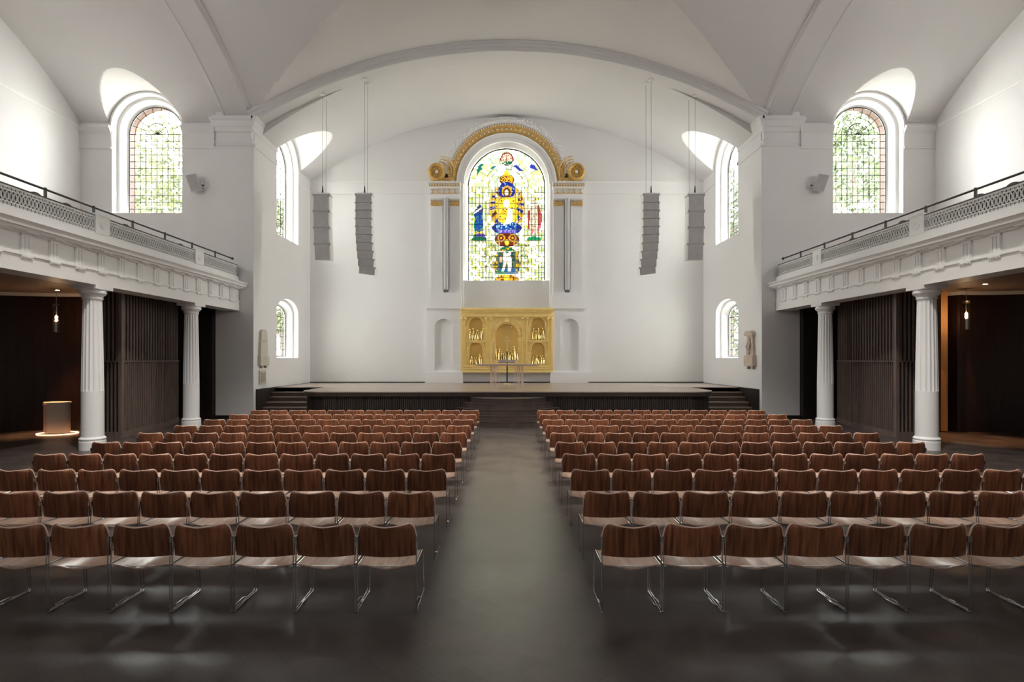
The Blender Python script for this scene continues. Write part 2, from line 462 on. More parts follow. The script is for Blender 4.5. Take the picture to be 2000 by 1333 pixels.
mb = MB(); mb.box(CX - DO - .5, CX + DO + .5, YBACK - .5, YBACK, 0, 14.2); mb.build('wall_rear', M['plaster'], kind='structure')
# altar wall with the large window
def PB(u, v, w): return (u, YB + w, v)
WX = XX(989.3, 27.3); WH = 1.90
mb = MB(); wall(mb, PB, CX - DC - .6, CX + DC + .6, 0, 14.4, [(WX, 2.12, 4.70, archhi(WX, 2.12, 10.72, 2.12))], .6)
mb.build('wall_far', M['plaster'], kind='structure')
mb = MB(); mb.box(WX - 2.12, WX + 2.12, YB + .14, YB + .5, 4.70, 6.08); mb.build('trim_1', M['plaster'], kind='structure')

# stained window -----------------------------------------------------
sw = empty('window_%d' % (WINN[0] + 1), kind='structure'); WINN[0] += 1
mb = MB()
loft(mb, PB, [(arch_outline(WX, 4.7, 10.72, 2.12, 2.12), 0), (arch_outline(WX, 4.7, 10.72, 2.12, 2.12), .12), (arch_outline(WX, 4.7, 10.72, WH + .02, WH + .02), .45), (arch_outline(WX, 4.7, 10.72, WH, WH), .5)])
mb.build('window_reveal', M['plaster'], sw)
YG = YB + .42; MS = YG / F
def inell(x, y, cx, cy_, rx, ry): return ((x - cx) / rx) ** 2 + ((y - cy_) / ry) ** 2 <= 1
def inpoly(x, y, P):
    c = False; j = len(P) - 1
    for i in range(len(P)):
        xi, yi = P[i]; xj, yj = P[j]
        if (yi > y) != (yj > y) and x < (xj - xi) * (y - yi) / (yj - yi) + xi: c = not c
        j = i
    return c
def h2(a, b): 
    v = sin(a * 127.1 + b * 311.7) * 43758.5453; return v - math.floor(v)
def glasscol(x, y):
    X = x - 989.5; ax = abs(X)
    cell = h2(int(x / 7), int(y / 7)); fine = h2(int(x / 2), int(y / 2)); f3 = h2(int(x / 3.0) + 5, int(y / 3.0))
    col = (.5, .5, .42)
    if cell > .62: col = (.16, .20, .12)
    elif cell > .4: col = (.26, .28, .20)
    if ax > 30 and y > 340 and f3 > .74: col = (.16, .17, .02)
    if 18 < ax < 44 and 475 < y < 530 and f3 > .5: col = (.15, .14, .03) if fine > .35 else (.04, .05, .02)
    if ax > 28 and 320 < y < 375 and f3 > .66: col = (.22, .20, .05)
    if ax < 8 and 318 < y < 326: col = (.5, .52, .55)
    navy = (.004, .008, .06); blue = (.004, .018, .085); gold = (.22, .115, .006); yel = (.30, .19, .012); red = (.045, .006, .004); grn = (.004, .035, .014); brn = (.03, .012, .006); pale = (.23, .19, .14)
    # roundel at the top
    if inell(x, y, 990, 311, 13, 13.5):
        col = red
        if inell(x, y, 990, 311, 10.5, 11): col = pale if fine > .3 else (.15, .05, .03)
        if y > 316: col = grn if fine > .25 else pale
    for P in ([(931, 345), (933, 325), (941, 319), (949, 322), (946, 331), (937, 334)], [(957, 332), (961, 325), (974, 323), (965, 329)]):
        if inpoly(x, y, P): col = (.004, .045, .035)
    for P in ([(1001, 325), (1009, 322), (1014, 327), (1022, 334), (1014, 334), (1008, 328)], [(1033, 328), (1037, 320), (1044, 323), (1052, 335), (1043, 331)]):
        if inpoly(x, y, P): col = (.008, .012, .11)
    if inell(x, y, 947, 327, 6, 5) or inell(x, y, 1019, 316, 6, 5): col = (.36, .30, .10)
    if inell(x, y, 989, 341, 5.5, 8): col = yel
    # mandorla
    if inell(x, y, 990, 352, 15, 12) and y > 343: col = gold if fine > .45 else brn
    if inell(x, y, 990, 404, 36, 44):
        a = math.atan2(y - 398, X); k = int((a + pi) * 5.1)
        col = gold if k % 2 else (navy if h2(k, 3) > .35 else brn)
        if fine > .86: col = pale
        if not inell(x, y, 990, 404, 33, 41): col = gold
    if inell(x, y, 990, 372, 16.5, 17): col = navy if fine > .1 else (.1, .12, .3)
    if inell(x, y, 990, 374, 10, 11): col = gold
    if inell(x, y, 990, 376, 7.5, 9.5): col = brn
    for sx in (-1, 1):
        if inpoly(ax if sx > 0 else -ax, y, [(sx * 17, 384), (sx * 22, 374), (sx * 26, 372), (sx * 22, 386)]) and X * sx > 0: col = pale
    if inpoly(x, y, [(971, 384), (984, 386), (997, 386), (1009, 383), (1014, 398), (1010, 412), (1011, 428), (1003, 438), (1000, 430), (984, 440), (973, 432), (970, 414), (966, 398)]):
        col = yel if f3 > .25 else gold
        if fine > .9: col = brn
    if inell(x, y, 989, 398, 6, 7): col = (.6, .58, .52)
    if inpoly(x, y, [(993, 408), (1000, 409), (1001, 432), (996, 438), (982, 442), (989, 430)]): col = (.6, .58, .54)
    if inell(x, y, 989.5, 376.5, 4, 5.5): col = pale
    if inell(x, y, 990, 446, 29, 13) and y > 430 and not inpoly(x, y, [(973, 425), (1006, 425), (1000, 434), (984, 441)]):
        col = blue if fine > .35 else ((.10, .22, .30) if f3 > .5 else navy)
        if ax > 20: col = navy
    # figures at the sides
    if inell(x, y, 938, 393, 5, 8): col = pale
    if inpoly(x, y, [(938, 399), (944, 408), (942, 424), (944, 440), (942, 447), (947, 460), (951, 468), (922, 468), (927, 452), (925, 440), (928, 428), (924, 416), (931, 406)]):
        col = blue if f3 > .2 else (.01, .05, .05)
        if y < 416: col = (.012, .016, .03)
        if x < 929 and y > 430: col = (.004, .05, .03)
        if 452 < y < 458 and fine > .4: col = yel
        if y > 457 and x > 930: col = (.03, .018, .09)
    if inell(x, y, 936, 468, 15, 5) and y < 472: col = grn
    if abs((y - 418) + (x - 925) * .75) < 1.1 and 925 < x < 941: col = (.6, .6, .55)
    if inell(x, y, 1043, 393, 4.5, 7): col = pale if fine > .25 else brn
    if inpoly(x, y, [(1035, 402), (1048, 402), (1050, 425), (1047, 440), (1051, 462), (1045, 460), (1043, 440), (1040, 462), (1036, 458), (1035, 430)]): col = pale if f3 > .3 else (.12, .09, .05)
    if inpoly(x, y, [(1030, 412), (1036, 410), (1035, 430), (1034, 449), (1030, 445)]): col = (.10, .012, .010)
    if inpoly(x, y, [(1048, 400), (1054, 404), (1058, 420), (1057, 446), (1050, 447), (1051, 425)]): col = (.13, .02, .018)
    if inpoly(x, y, [(1038, 447), (1043, 447), (1042, 457), (1038, 457)]) or inpoly(x, y, [(1050, 440), (1056, 440), (1053, 455), (1049, 457)]): col = (.25, .05, .05)
    if inell(x, y, 1043, 467, 14, 5): col = (.005, .07, .025)
    # cartouche and lower scene
    if inell(x, y, 990, 452, 17, 8) and y > 449: col = (.02, .02, .12) if fine > .4 else (.12, .10, .30)
    if inell(x, y, 990, 468, 24, 14) and y > 455:
        col = red
        for cx in (979, 1001):
            d = sqrt((x - cx) ** 2 + (y - 465) ** 2)
            if 5 < d < 7.5 or d < 2: col = gold
            if 7.5 <= d < 9.5: col = brn
        d = sqrt((ax - 18) ** 2 + (y - 476) ** 2)
        if 3 < d < 5: col = gold
        if inell(x, y, 990, 474, 4, 6): col = yel
    if inpoly(x, y, [(972, 490), (980, 484), (990, 480), (1000, 484), (1008, 490)]): col = grn if fine > .2 else gold
    if inpoly(x, y, [(970, 492), (1011, 492), (1014, 510), (1018, 514), (1012, 535), (968, 535), (961, 516), (968, 510)]):
        col = (.006, .02, .016) if f3 > .45 else (.03, .035, .015)
        if y > 524: col = (.008, .03, .07)
        if ax > 18 and f3 > .5: col = gold
        if y > 529 and x < 985: col = (.004, .05, .02)
    if inell(x, y, 986, 497, 3.4, 4) or inpoly(x, y, [(982, 500), (988, 499), (991, 507), (988, 518), (984, 531), (979, 531), (983, 518)]): col = (.27, .24, .20)
    if inell(x, y, 995, 496, 3.2, 4) or inpoly(x, y, [(991, 501), (998, 500), (1000, 512), (998, 530), (992, 530), (991, 514)]): col = (.27, .24, .20)
    if inpoly(x, y, [(986, 498), (993, 495), (994, 498), (987, 503)]): col = (.5, .44, .38)
    if inell(x, y, 978, 507, 2.5, 6): col = (.3, .12, .08)
    if inell(x, y, 990, 546, 24, 9) and y > 537:
        col = gold if fine > .35 else red
        if inell(x, y, 989, 543, 5, 6): col = yel
    return col
mb = MB(); cols = []
st = 1.25
ny = int((549 - 290) / st); nx = int(151 / st)
for j in range(ny):
    for i in range(nx):
        x = 914.3 + i * st; y = 290.5 + j * st
        u0, u1 = XX(x, YG), XX(x + st, YG); v0, v1 = ZZ(y + st, YG), ZZ(y, YG)
        um = (u0 + u1) / 2; vm = (v0 + v1) / 2
        if vm > 10.72 and (um - WX) ** 2 + (vm - 10.72) ** 2 > (WH + .01) ** 2: continue
        mb.v += [(u0, YG, v0), (u1, YG, v0), (u1, YG, v1), (u0, YG, v1)]; b = len(mb.v) - 4
        mb.f.append((b, b + 1, b + 2, b + 3)); mb.sm.append(False); cols.append(glasscol(x + st / 2, y + st / 2))
o = mb.build('stained_pane', M['stained'], sw, sharp=None)
o['label'] = 'coloured leaded glass picture of a robed figure in yellow'
ca = o.data.color_attributes.new('glass', 'FLOAT_COLOR', 'CORNER')
arr = []
for c in cols: q = .6 if min(c) >= .38 else .17; arr += [c[0] * q, c[1] * q, c[2] * q, 1.0] * 4
ca.data.foreach_set('color', arr)
mb = MB(); mw = MB()
def gbar(m, x0, y0, x1, y1, r):
    m.tube([(XX(x0, YG - .03), YG - .03, ZZ(y0, YG)), (XX(x1, YG - .03), YG - .03, ZZ(y1, YG))], r, 4, caps=False)
def topat(x): 
    q = 75.0 ** 2 - (x - 989.3) ** 2; return 366 - sqrt(max(q, 0))
for x in (955, 973, 1006.5, 1024.5): gbar(mw, x, 548, x, max(366, topat(x)) if x in (955, 1024.5) else 340, .016)
for y in (366, 387, 408, 429, 449.5, 470.5, 491, 512, 533): gbar(mw, 915, y, 1064, y, .018 if y in (470.5,) else .013)
for x in (922, 929, 936, 943, 949, 961, 967, 1012, 1018, 1031, 1038, 1045, 1052, 1058): gbar(mb, x, 548, x, 366, .014)
for y in (376.5, 397.5, 418.5, 439, 460, 481, 501.5, 522.5, 543): gbar(mb, 915, y, 1064, y, .014)
for rr, r in ((35, .012), (43, .010), (24, .006), (74.6, .03)):
    pts = [(XX(989.3, YG) + rr * MS * cos(pi * k / 32), YG - .03, ZZ(366, YG) + rr * MS * sin(pi * k / 32)) for k in range(33)]; mb.tube(pts, r, 4, caps=False)
for k in range(1, 12):
    a = pi * k / 12; q0, q1 = 35 * MS, 75 * MS; c0 = (XX(989.3, YG), ZZ(366, YG))
    mb.tube([(c0[0] + q0 * cos(a), YG - .03, c0[1] + q0 * sin(a)), (c0[0] + q1 * cos(a), YG - .03, c0[1] + q1 * sin(a))], .008, 4, caps=False)
for x in (915.2, 1063.6): gbar(mb, x, 366, x, 548, .03)
mb.build('leading', M['lead'], sw); mw.build('glazing_bars', M['whitebar'], sw)

# ------------------------------------------------------------------ floor, ground outside
mb = MB(); mb.box(CX - DO, CX + DO, YBACK, YA, -.2, 0); mb.box(CX - DC, CX + DC, YA, YB, -.2, 0); mb.build('floor', M['floor'], kind='structure')
mb = MB(); mb.box(-60, 60, YA + .7, 80, -.3, -.21); mb.build('ground', M['paleground'], kind='structure')

# ------------------------------------------------------------------ chancel arch rib, side arch ribs, cornices
def ribsweep(mb, prof, fn, params):
    mb.quadgrid([[fn(t, o, w) for (o, w) in prof] for t in params], smooth=False)
mb = MB(); R0 = 18.65; a1 = math.asin(DC / R0)
ang = [-a1 + 2 * a1 * k / 80 for k in range(81)]
def fnC(a, o, w): return (CX + (R0 + o) * sin(a), w, 13.83 - R0 + (R0 + o) * cos(a))
ribsweep(mb, [(.36, YW + .02), (.36, YW - .16), (.30, YW - .19), (.24, YW - .17), (.22, YW - .12), (.13, YW - .10), (.11, YW - .05), (.03, YW - .03), (.0, YW), (.0, YW + .72), (.28, YW + .72)], fnC, ang)
mb.build('trim_2', M['ceiling'], kind='structure')
n = 3
RA = 12.2
for s in (-1, 1):
    mb = MB(); a0 = math.asin((5.6 - 13.4) / RA); a2 = math.asin((20.78 - 13.4) / RA)
    angs = [a0 + (a2 - a0) * k / 90 for k in range(91)]
    def fnS(a, o, w, s=s): return (CX + s * w, 13.4 + (RA + o) * sin(a), 13.9 - RA + (RA + o) * cos(a))
    ribsweep(mb, [(.24, 9.55), (.20, 9.57), (.13, 9.58), (.11, 9.62), (.07, 9.63), (.05, 9.69), (.0, 9.72), (0, 10.6), (-.03, 10.62), (-.03, 10.68), (.03, 10.7), (.05, 10.74), (.24, 10.75)], fnS, angs)
    mb.build('trim_%d' % n, M['ceiling'], kind='structure'); n += 1
ENT = [(0, 11.32), (.20, 11.32), (.20, 11.22), (.15, 11.16), (.11, 10.98), (.08, 10.93), (.07, 10.78), (.03, 10.74), (.025, 10.45), (.07, 10.43), (.06, 10.36), (.03, 10.28), (.03, 10.25), (0, 10.25)]
ENT2 = [(0, 11.14), (.16, 11.14), (.16, 11.06), (.08, 10.95), (.05, 10.90), (.03, 10.86), (.02, 10.36), (.05, 10.34), (.04, 10.28), (0, 10.28)]
for s in (-1, 1):
    mb = MB()
    mould(mb, ENT, (CX + s * (DC - .06), YW), (CX + s * (DP + .06), YW), (0, -1))
    mould(mb, ENT, (CX + s * DC, YW - .2), (CX + s * DC, 22.85), (-s, 0))
    mould(mb, ENT, (CX + s * DP, YW - .1), (CX + s * DP, YA), (s, 0))
    mould(mb, [(o * .6, z) for o, z in ENT2], (CX + s * DC, 25.5), (CX + s * DC, YB), (-s, 0))
    mould(mb, ENT2, (CX + s * DP, YA), (CX + s * (DWIN - 1.36), YA), (0, -1))
    mould(mb, ENT2, (CX + s * (DWIN + 1.36), YA), (CX + s * DO, YA), (0, -1))
    mb.build('trim_%d' % n, M['plaster'], kind='structure'); n += 1
    mb = MB()   # archivolt round the aisle window, in the lunette
    pts = []
    for k in range(33):
        a = pi * k / 32; pts.append((CX + s * DWIN + 1.38 * cos(a), YA - .02, 11.05 + 1.38 * sin(a)))
    rows = []
    for k in range(33):
        a = pi * k / 32; rows.append([(CX + s * DWIN + r * cos(a), y, 11.05 + r * sin(a)) for r, y in ((1.34, YA), (1.34, YA - .06), (1.40, YA - .07), (1.44, YA - .03), (1.46, YA))])
    mb.quadgrid(rows, smooth=False); mb.build('trim_%d' % n, M['plaster'], kind='structure'); n += 1
for s in (-1, 1):
    mb = MB(); mould(mb, [(0, 11.16), (.05, 11.15), (.05, 11.12), (.02, 11.06), (0, 11.05)], (CX + s * DO, 5), (CX + s * DO, YA), (-s, 0)); mb.build('trim_%d' % n, M['plaster'], kind='structure'); n += 1
# ledge on the altar wall under the vault
CORB = [(0, 10.92), (.06, 10.92), (.06, 10.86), (.03, 10.82), (.03, 10.30), (.045, 10.29), (.03, 10.26), (0, 10.26)]
for a, b in ((CX - DC, XX(845, YB)), (XX(1137, YB), CX + DC)):
    mb = MB(); mould(mb, CORB, (a, YB), (b, YB), (0, -1)); mb.build('trim_%d' % n, M['plaster'], kind='structure'); n += 1
# dark skirtings
for s, nm in ((-1, 'left'), (1, 'right')):
    mb = MB(); mb.box(CX + s * (DC + .02), CX + s * DP, YW - .03, YW, 0, .12); mb.build('baseboard_%s' % nm, M['timber'], kind='structure')
mb = MB(); mb.box(CX - DC, CX + DC, YB - .03, YB, ZSTAGE, ZSTAGE + .05); mb.build('baseboard_far', M['black'], kind='structure')

# ------------------------------------------------------------------ altar surround
def PXY(px, Y=26.55): return XX(px, Y)
def PZ(py, Y=26.55): return ZZ(py, Y)
sur = empty('window_surround', (WX, YB, ZSTAGE))
tag(sur, 'white and gold arched surround with paired pilasters framing the stained glass window', 'window surround')
def bs(m, x0, x1, y0, y1, front, Y=26.55, back=None):  # box from pixel rectangle at depth
    m.box(XX(x0, Y), XX(x1, Y), YB - front, (YB + .001) if back is None else YB - back, max(ZSTAGE + .002, ZZ(y1, Y)), ZZ(y0, Y))
def addp(m, name, mat, lab=None):
    o = m.build(name, mat); o.parent = sur; o.matrix_parent_inverse = Matrix.Translation(-sur.location); 
    if lab: o['label'] = lab
    return o
for s in (-1, 1):
    fx = (lambda p: p) if s < 0 else (lambda p: 2 * 989.5 - p)
    # pedestal with niche
    def PP(u, v, w): return (u, YB - .30 + w, v)
    mb = MB(); nc = XX(fx(866), 26.62); nh = 18 * 26.62 / F
    a, b = sorted((XX(fx(833.5), 26.62), XX(fx(900), 26.62)))
    wall(mb, PP, a, b, ZSTAGE + .002, ZZ(602, 26.62), [(nc, nh, ZZ(725, 26.62), archhi(nc, nh, ZZ(641, 26.62), nh))], .3)
    loft(mb, PP, [(arch_outline(nc, ZZ(725, 26.62), ZZ(641, 26.62), nh, nh), 0), (arch_outline(nc, ZZ(725, 26.62), ZZ(641, 26.62), nh, nh), .12)])
    mb.face([PP(u, v, .12) for u, v in arch_outline(nc, ZZ(725, 26.62), ZZ(641, 26.62), nh, nh)])
    addp(mb, 'pedestal', M['plaster'])
    mb = MB()
    bs(mb, fx(832.5), fx(901), 576, 603, .36); bs(mb, fx(836), fx(899), 571.5, 577, .33)
    bs(mb, fx(830), fx(903.5), 727.5, 750, .40); addp(mb, 'pedestal_plinth', M['plaster'])
    # paired pilasters
    for (x0, x1) in ((840, 864), (877, 898)):
        mb = MB(); bs(mb, fx(x0), fx(x1), 402, 566, .24); bs(mb, fx(x0 - 1.5), fx(x1 + 1.5), 566, 573, .28)
        bs(mb, fx(x0 - .5), fx(x1 + .5), 387, 404, .26); addp(mb, 'pilaster', M['plaster'])
        mb = MB(); bs(mb, fx(x0 + 1), fx(x1 - 1), 394.5, 401.5, .285, back=.255)
        k = 0
        for i in range(7):
            xx = x0 + 2 + (x1 - x0 - 4) * i / 6
            mb.ell((XX(fx(xx), 26.6), YB - .28, ZZ(392.5, 26.6)), (.03, .03, .045), 6, 4)
            mb.ell((XX(fx(xx), 26.6), YB - .29, ZZ(398, 26.6)), (.04, .02, .06), 6, 4, Matrix.Rotation(.6 * (-1) ** i, 3, 'Y'))
        addp(mb, 'gilded_band', M['golddk'])
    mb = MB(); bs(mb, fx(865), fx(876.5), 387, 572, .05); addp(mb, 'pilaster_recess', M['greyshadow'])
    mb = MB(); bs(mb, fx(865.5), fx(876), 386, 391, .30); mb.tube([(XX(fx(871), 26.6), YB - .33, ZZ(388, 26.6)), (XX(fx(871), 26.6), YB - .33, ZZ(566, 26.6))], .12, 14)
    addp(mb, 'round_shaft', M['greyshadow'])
    # entablature
    mb = MB(); bs(mb, fx(840), fx(898), 366, 388, .34); bs(mb, fx(838), fx(899), 362, 368, .40); bs(mb, fx(839), fx(898), 376, 379, .37); bs(mb, fx(836), fx(900), 355, 358, .46)
    bs(mb, fx(838), fx(899), 357, 363, .38); addp(mb, 'entablature', M['plaster'])
    mb = MB()
    for i in range(12):
        mb.box(XX(fx(838.5 + 5.2 * i), 26.5) - .022, XX(fx(838.5 + 5.2 * i), 26.5) + .022, YB - .43, YB - .385, ZZ(363.5, 26.5), ZZ(358.2, 26.5))
    for i in range(5):
        xx = fx(845 + 11 * i); Yd = 26.55
        mb.tube([(XX(xx, Yd), YB - .38, ZZ(377, Yd)), (XX(xx, Yd), YB - .38, ZZ(371, Yd))], .022, 5)
        for q in (-1, 1): mb.tube([(XX(xx, Yd), YB - .38, ZZ(372.5, Yd)), (XX(xx + q * 2.6, Yd), YB - .38, ZZ(369, Yd))], .016, 5)
        mb.ell((XX(xx, Yd), YB - .375, ZZ(377, Yd)), (.07, .02, .025), 8, 4)
    bs(mb, fx(840), fx(898), 377.4, 378.6, .385, back=.36)
    bs(mb, fx(838), fx(899), 363.5, 364.6, .41, back=.38)
    addp(mb, 'gilded_ornament', M['golddk'])
    mb = MB()
    for i in range(12): mb.ell((XX(fx(841 + 5.2 * i), 26.5), YB - .40, ZZ(360.6, 26.5)), (.042, .04, .06), 8, 5)
    addp(mb, 'egg_moulding', M['plaster'])
    # scroll
    cx, cz = XX(fx(853.5), 26.5), ZZ(336.5, 26.5)
    mb = MB()
    mb.lathe([(0, -.02), (.10, -.05), (.13, 0), (.27, -.02), (.30, -.09), (.36, -.11), (.41, -.09), (.43, 0), (.43, .30), (0, .30)], (cx, YB - .45, cz), 32, 'y')
    for k in range(8):
        a = 2 * pi * k / 8; mb.ell((cx + .2 * cos(a), YB - .48, cz + .2 * sin(a)), (.055, .04, .055), 8, 4)
    mb.tube([(cx + (.36 + .0) * cos(t), YB - .55, cz + .36 * sin(t)) for t in [2 * pi * i / 28 for i in range(28)]], .03, 6, closed=True)
    addp(mb, 'scroll', M['golddk'])
    mb = MB(); mb.lathe([(0, -.04), (.06, -.03), (.095, .02)], (cx, YB - .49, cz), 16, 'y'); addp(mb, 'scroll_boss', M['paint'])
    mb = MB()
    for i in range(4):
        rr = .40 + .115 * i; oc = (cx - s * (.03 + .03 * i) , cz + .02)
        pts = []
        for k in range(13):
            t = radians(-20 + 105 * k / 12) + .0
            pts.append((oc[0] - s * rr * cos(t) * .95, YB - .42, oc[1] + rr * sin(t) * (.92 + .03 * i)))
        mb.tube(pts, [.018 + .03 * sin(pi * k / 12) for k in range(13)], 6)
    for q in range(4): mb.ell((cx - s * (.36 + .1 * q), YB - .42, cz - .32), (.07, .05, .06), 8, 5)
    mb.box(min(cx - s * .05, cx - s * .72), max(cx - s * .05, cx - s * .72), YB - .42, YB - .3, cz - .45, cz - .36)
    addp(mb, 'acanthus_leaf', M['golddk'])
# archivolt rings
def ring(prof, c, nn=72, a0=0, a1=pi):
    m = MB(); rows = []
    for k in range(nn + 1):
        a = a0 + (a1 - a0) * k / nn; rows.append([(c[0] + r * cos(a), y, c[1] + r * sin(a)) for r, y in prof])
    m.quadgrid(rows, smooth=False); return m
RC = (XX(989.3, 26.6), ZZ(357, 26.6)); k6 = 26.6 / F
m = ring([(84 * k6, YB + .01), (84 * k6, YB - .16), (97 * k6, YB - .18), (98 * k6, YB - .3)], RC); addp(m, 'inner_archivolt', M['plaster'])
m = ring([(98 * k6, YB - .22), (99 * k6, YB - .31), (101 * k6, YB - .27), (109 * k6, YB - .33), (110 * k6, YB - .38), (114.5 * k6, YB - .38), (115 * k6, YB - .3)], RC); addp(m, 'gilded_archivolt', M['golddk'])
m = ring([(114 * k6, YB - .33), (116 * k6, YB - .42), (121 * k6, YB - .45), (128 * k6, YB - .40), (129 * k6, YB - .28), (129 * k6, YB)], RC, a0=radians(8), a1=radians(172)); addp(m, 'crest_moulding', M['ceiling'])
m = MB()
for k in range(73):
    a = pi * (k + .5) / 74; m.ell((RC[0] + 112.4 * k6 * cos(a), YB - .41, RC[1] + 112.4 * k6 * sin(a)), (.028, .035, .05), 6, 4, Matrix.Rotation(pi / 2 - a, 3, 'Y'))
addp(m, 'bead_row', M['paint'])
m = MB()
for k in range(37):
    a = pi * (k + .5) / 37; m.ell((RC[0] + 105 * k6 * cos(a), YB - .31, RC[1] + 105 * k6 * sin(a)), (.04, .035, .04), 8, 4)
addp(m, 'stud_row', M['paint'])
m = MB()
for k in range(150):
    a = radians(10) + radians(160) * k / 149; rr = (118 + 9 * h2(k, 2)) * k6
    m.ell((RC[0] + rr * cos(a), YB - .44, RC[1] + rr * sin(a)), (.045, .03, .03), 6, 3)
addp(m, 'leaf_carving', M['paint'])
m = MB()
for k in range(90):
    a = pi * (k + .5) / 90; a2 = a + .016
    m.tube([(RC[0] + 90.5 * k6 * cos(a), YB - .175, RC[1] + 90.5 * k6 * sin(a)), (RC[0] + 90.5 * k6 * cos(a2), YB - .175, RC[1] + 90.5 * k6 * sin(a2))], .011, 4)
addp(m, 'bead_line', M['greyshadow'])

# ------------------------------------------------------------------ gilded relief
YR = 26.55
rel = empty('gilded_relief', (WX, YB - .2, ZZ(728, YR)))
tag(rel, 'large gilded relief panel of five arched niches with figures below the stained glass', 'relief panel')
def addr(m, name, mat=None, lab=None):
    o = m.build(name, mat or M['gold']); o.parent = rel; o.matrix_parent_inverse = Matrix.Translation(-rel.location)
    if lab: o['label'] = lab
def rb(m, x0, x1, y0, y1, front, back=0.1): m.box(XX(x0, YR), XX(x1, YR), YB - .12 - front, YB - .12 - back, ZZ(y1, YR), ZZ(y0, YR))
mb = MB()
def PR(u, v, w): return (u, YB - .34 + w, v)
kr = YR / F
niches = [(929.5, 13, 664, 634), (929.5, 13, 712, 682), (1051, 13, 664, 634), (1051, 13, 712, 682), (990, 22.5, 704, 655)]
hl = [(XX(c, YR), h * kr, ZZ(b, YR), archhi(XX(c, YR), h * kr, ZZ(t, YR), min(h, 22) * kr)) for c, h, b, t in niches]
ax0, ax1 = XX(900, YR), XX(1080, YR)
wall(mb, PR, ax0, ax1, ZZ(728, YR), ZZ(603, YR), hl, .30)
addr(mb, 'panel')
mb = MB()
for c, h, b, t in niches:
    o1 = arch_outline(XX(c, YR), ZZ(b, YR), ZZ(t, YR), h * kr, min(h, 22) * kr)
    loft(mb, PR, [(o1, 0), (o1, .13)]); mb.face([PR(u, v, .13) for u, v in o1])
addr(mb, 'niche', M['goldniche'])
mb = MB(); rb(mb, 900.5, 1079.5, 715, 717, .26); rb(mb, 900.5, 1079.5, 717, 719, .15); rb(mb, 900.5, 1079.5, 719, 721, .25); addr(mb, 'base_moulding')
mb = MB()
rb(mb, 900, 1080, 602, 606, .40); rb(mb, 900.5, 1079.5, 606, 610, .36); rb(mb, 900.5, 1079.5, 610, 616, .29); rb(mb, 900.5, 1079.5, 616, 619, .32)
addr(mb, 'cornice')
for (x0, x1) in ((901.5, 910), (948.5, 960), (1020, 1031.5), (1070, 1079)):
    mb = MB(); rb(mb, x0, x1, 622, 715, .27)
    for xx in (x0 + .5, x1 - .5): mb.ell((XX(xx, YR), YB - .42, ZZ(623, YR)), (.07, .06, .06), 8, 5)
    rb(mb, x0, x1, 619.5, 621.5, .31)
    for q in range(3): rb(mb, x0 + 1.4 + (x1 - x0 - 2) * q / 3, x0 + 2.2 + (x1 - x0 - 2) * q / 3, 626, 713, .285)
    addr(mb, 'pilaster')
mb = MB()
for c, h, b, t in niches:
    for rr, w_ in ((h + 1.3, .022), (h + 3.6, .03)):
        pts = [(XX(c, YR) + rr * kr * cos(pi * k / 20), YB - .35, ZZ(t, YR) + min(rr, 99) * kr * sin(pi * k / 20)) for k in range(21)]
        mb.tube(pts, w_, 5)
    for q in (-1, 1): rb(mb, c + q * (h + .5) - .5, c + q * (h + 4) + .5, t, t + 2.2, .28) if q > 0 else rb(mb, c + q * (h + 4) - .5, c + q * (h + .5) + .5, t, t + 2.2, .28)
for c in (929.5, 1051): rb(mb, c - 19, c + 19, 666, 668, .29); rb(mb, c - 17, c + 17, 668, 670, .26)
rb(mb, 986, 994, 622, 630, .29); rb(mb, 958, 964, 665, 668, .29); rb(mb, 1016, 1022, 665, 668, .29)
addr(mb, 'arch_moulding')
random.seed(21)
for c, h, b, t in niches:
    nf = 7 if h < 20 else 10
    for i in range(nf):
        mb = MB()
        px = c - h + 2.2 + (2 * h - 4.4) * i / (nf - 1) + random.uniform(-.5, .5)
        hh = random.uniform(14, 24) * (1.0 if h < 20 else 1.15)
        if h > 20 and abs(px - c) < 9: hh = random.uniform(10, 16)
        if h < 20 and t > 670: hh *= .85
        base = b - .5; ya = YB - .27 - random.uniform(0, .06)
        lean = random.uniform(-.25, .25)
        R = Matrix.Rotation(lean, 3, 'Y')
        zc = ZZ(base - hh * .42, YR); X0 = XX(px, YR)
        mb.ell((X0, ya, zc), (1.9 * kr, .07, hh * .44 * kr), 8, 6, R)
        mb.ell((X0 + lean * .3, ya - .02, zc + hh * .52 * kr), (1.25 * kr, .05, 1.6 * kr), 8, 5)
        mb.tube([(X0, ya - .06, zc + hh * .25 * kr), (X0 + random.choice((-1, 1)) * 2.2 * kr, ya - .09, zc + hh * .1 * kr), (X0 + random.uniform(-2, 2) * kr, ya - .09, zc + hh * .34 * kr)], .022, 5)
        mb.tube([(X0 - .02, ya - .06, zc + hh * .2 * kr), (X0 + random.uniform(-1, 1) * kr, ya - .08, zc - hh * .4 * kr)], .018, 5)
        addr(mb, 'relief_figure', M['goldfig'])
    if h > 20:
        for q in range(6): mb = MB(); mb.ell((XX(c - 14 + 5.6 * q, YR), YB - .24, ZZ(641 - 3 * sin(pi * q / 5), YR)), (1.8 * kr, .03, 1.8 * kr), 8, 4); addr(mb, 'relief_star')

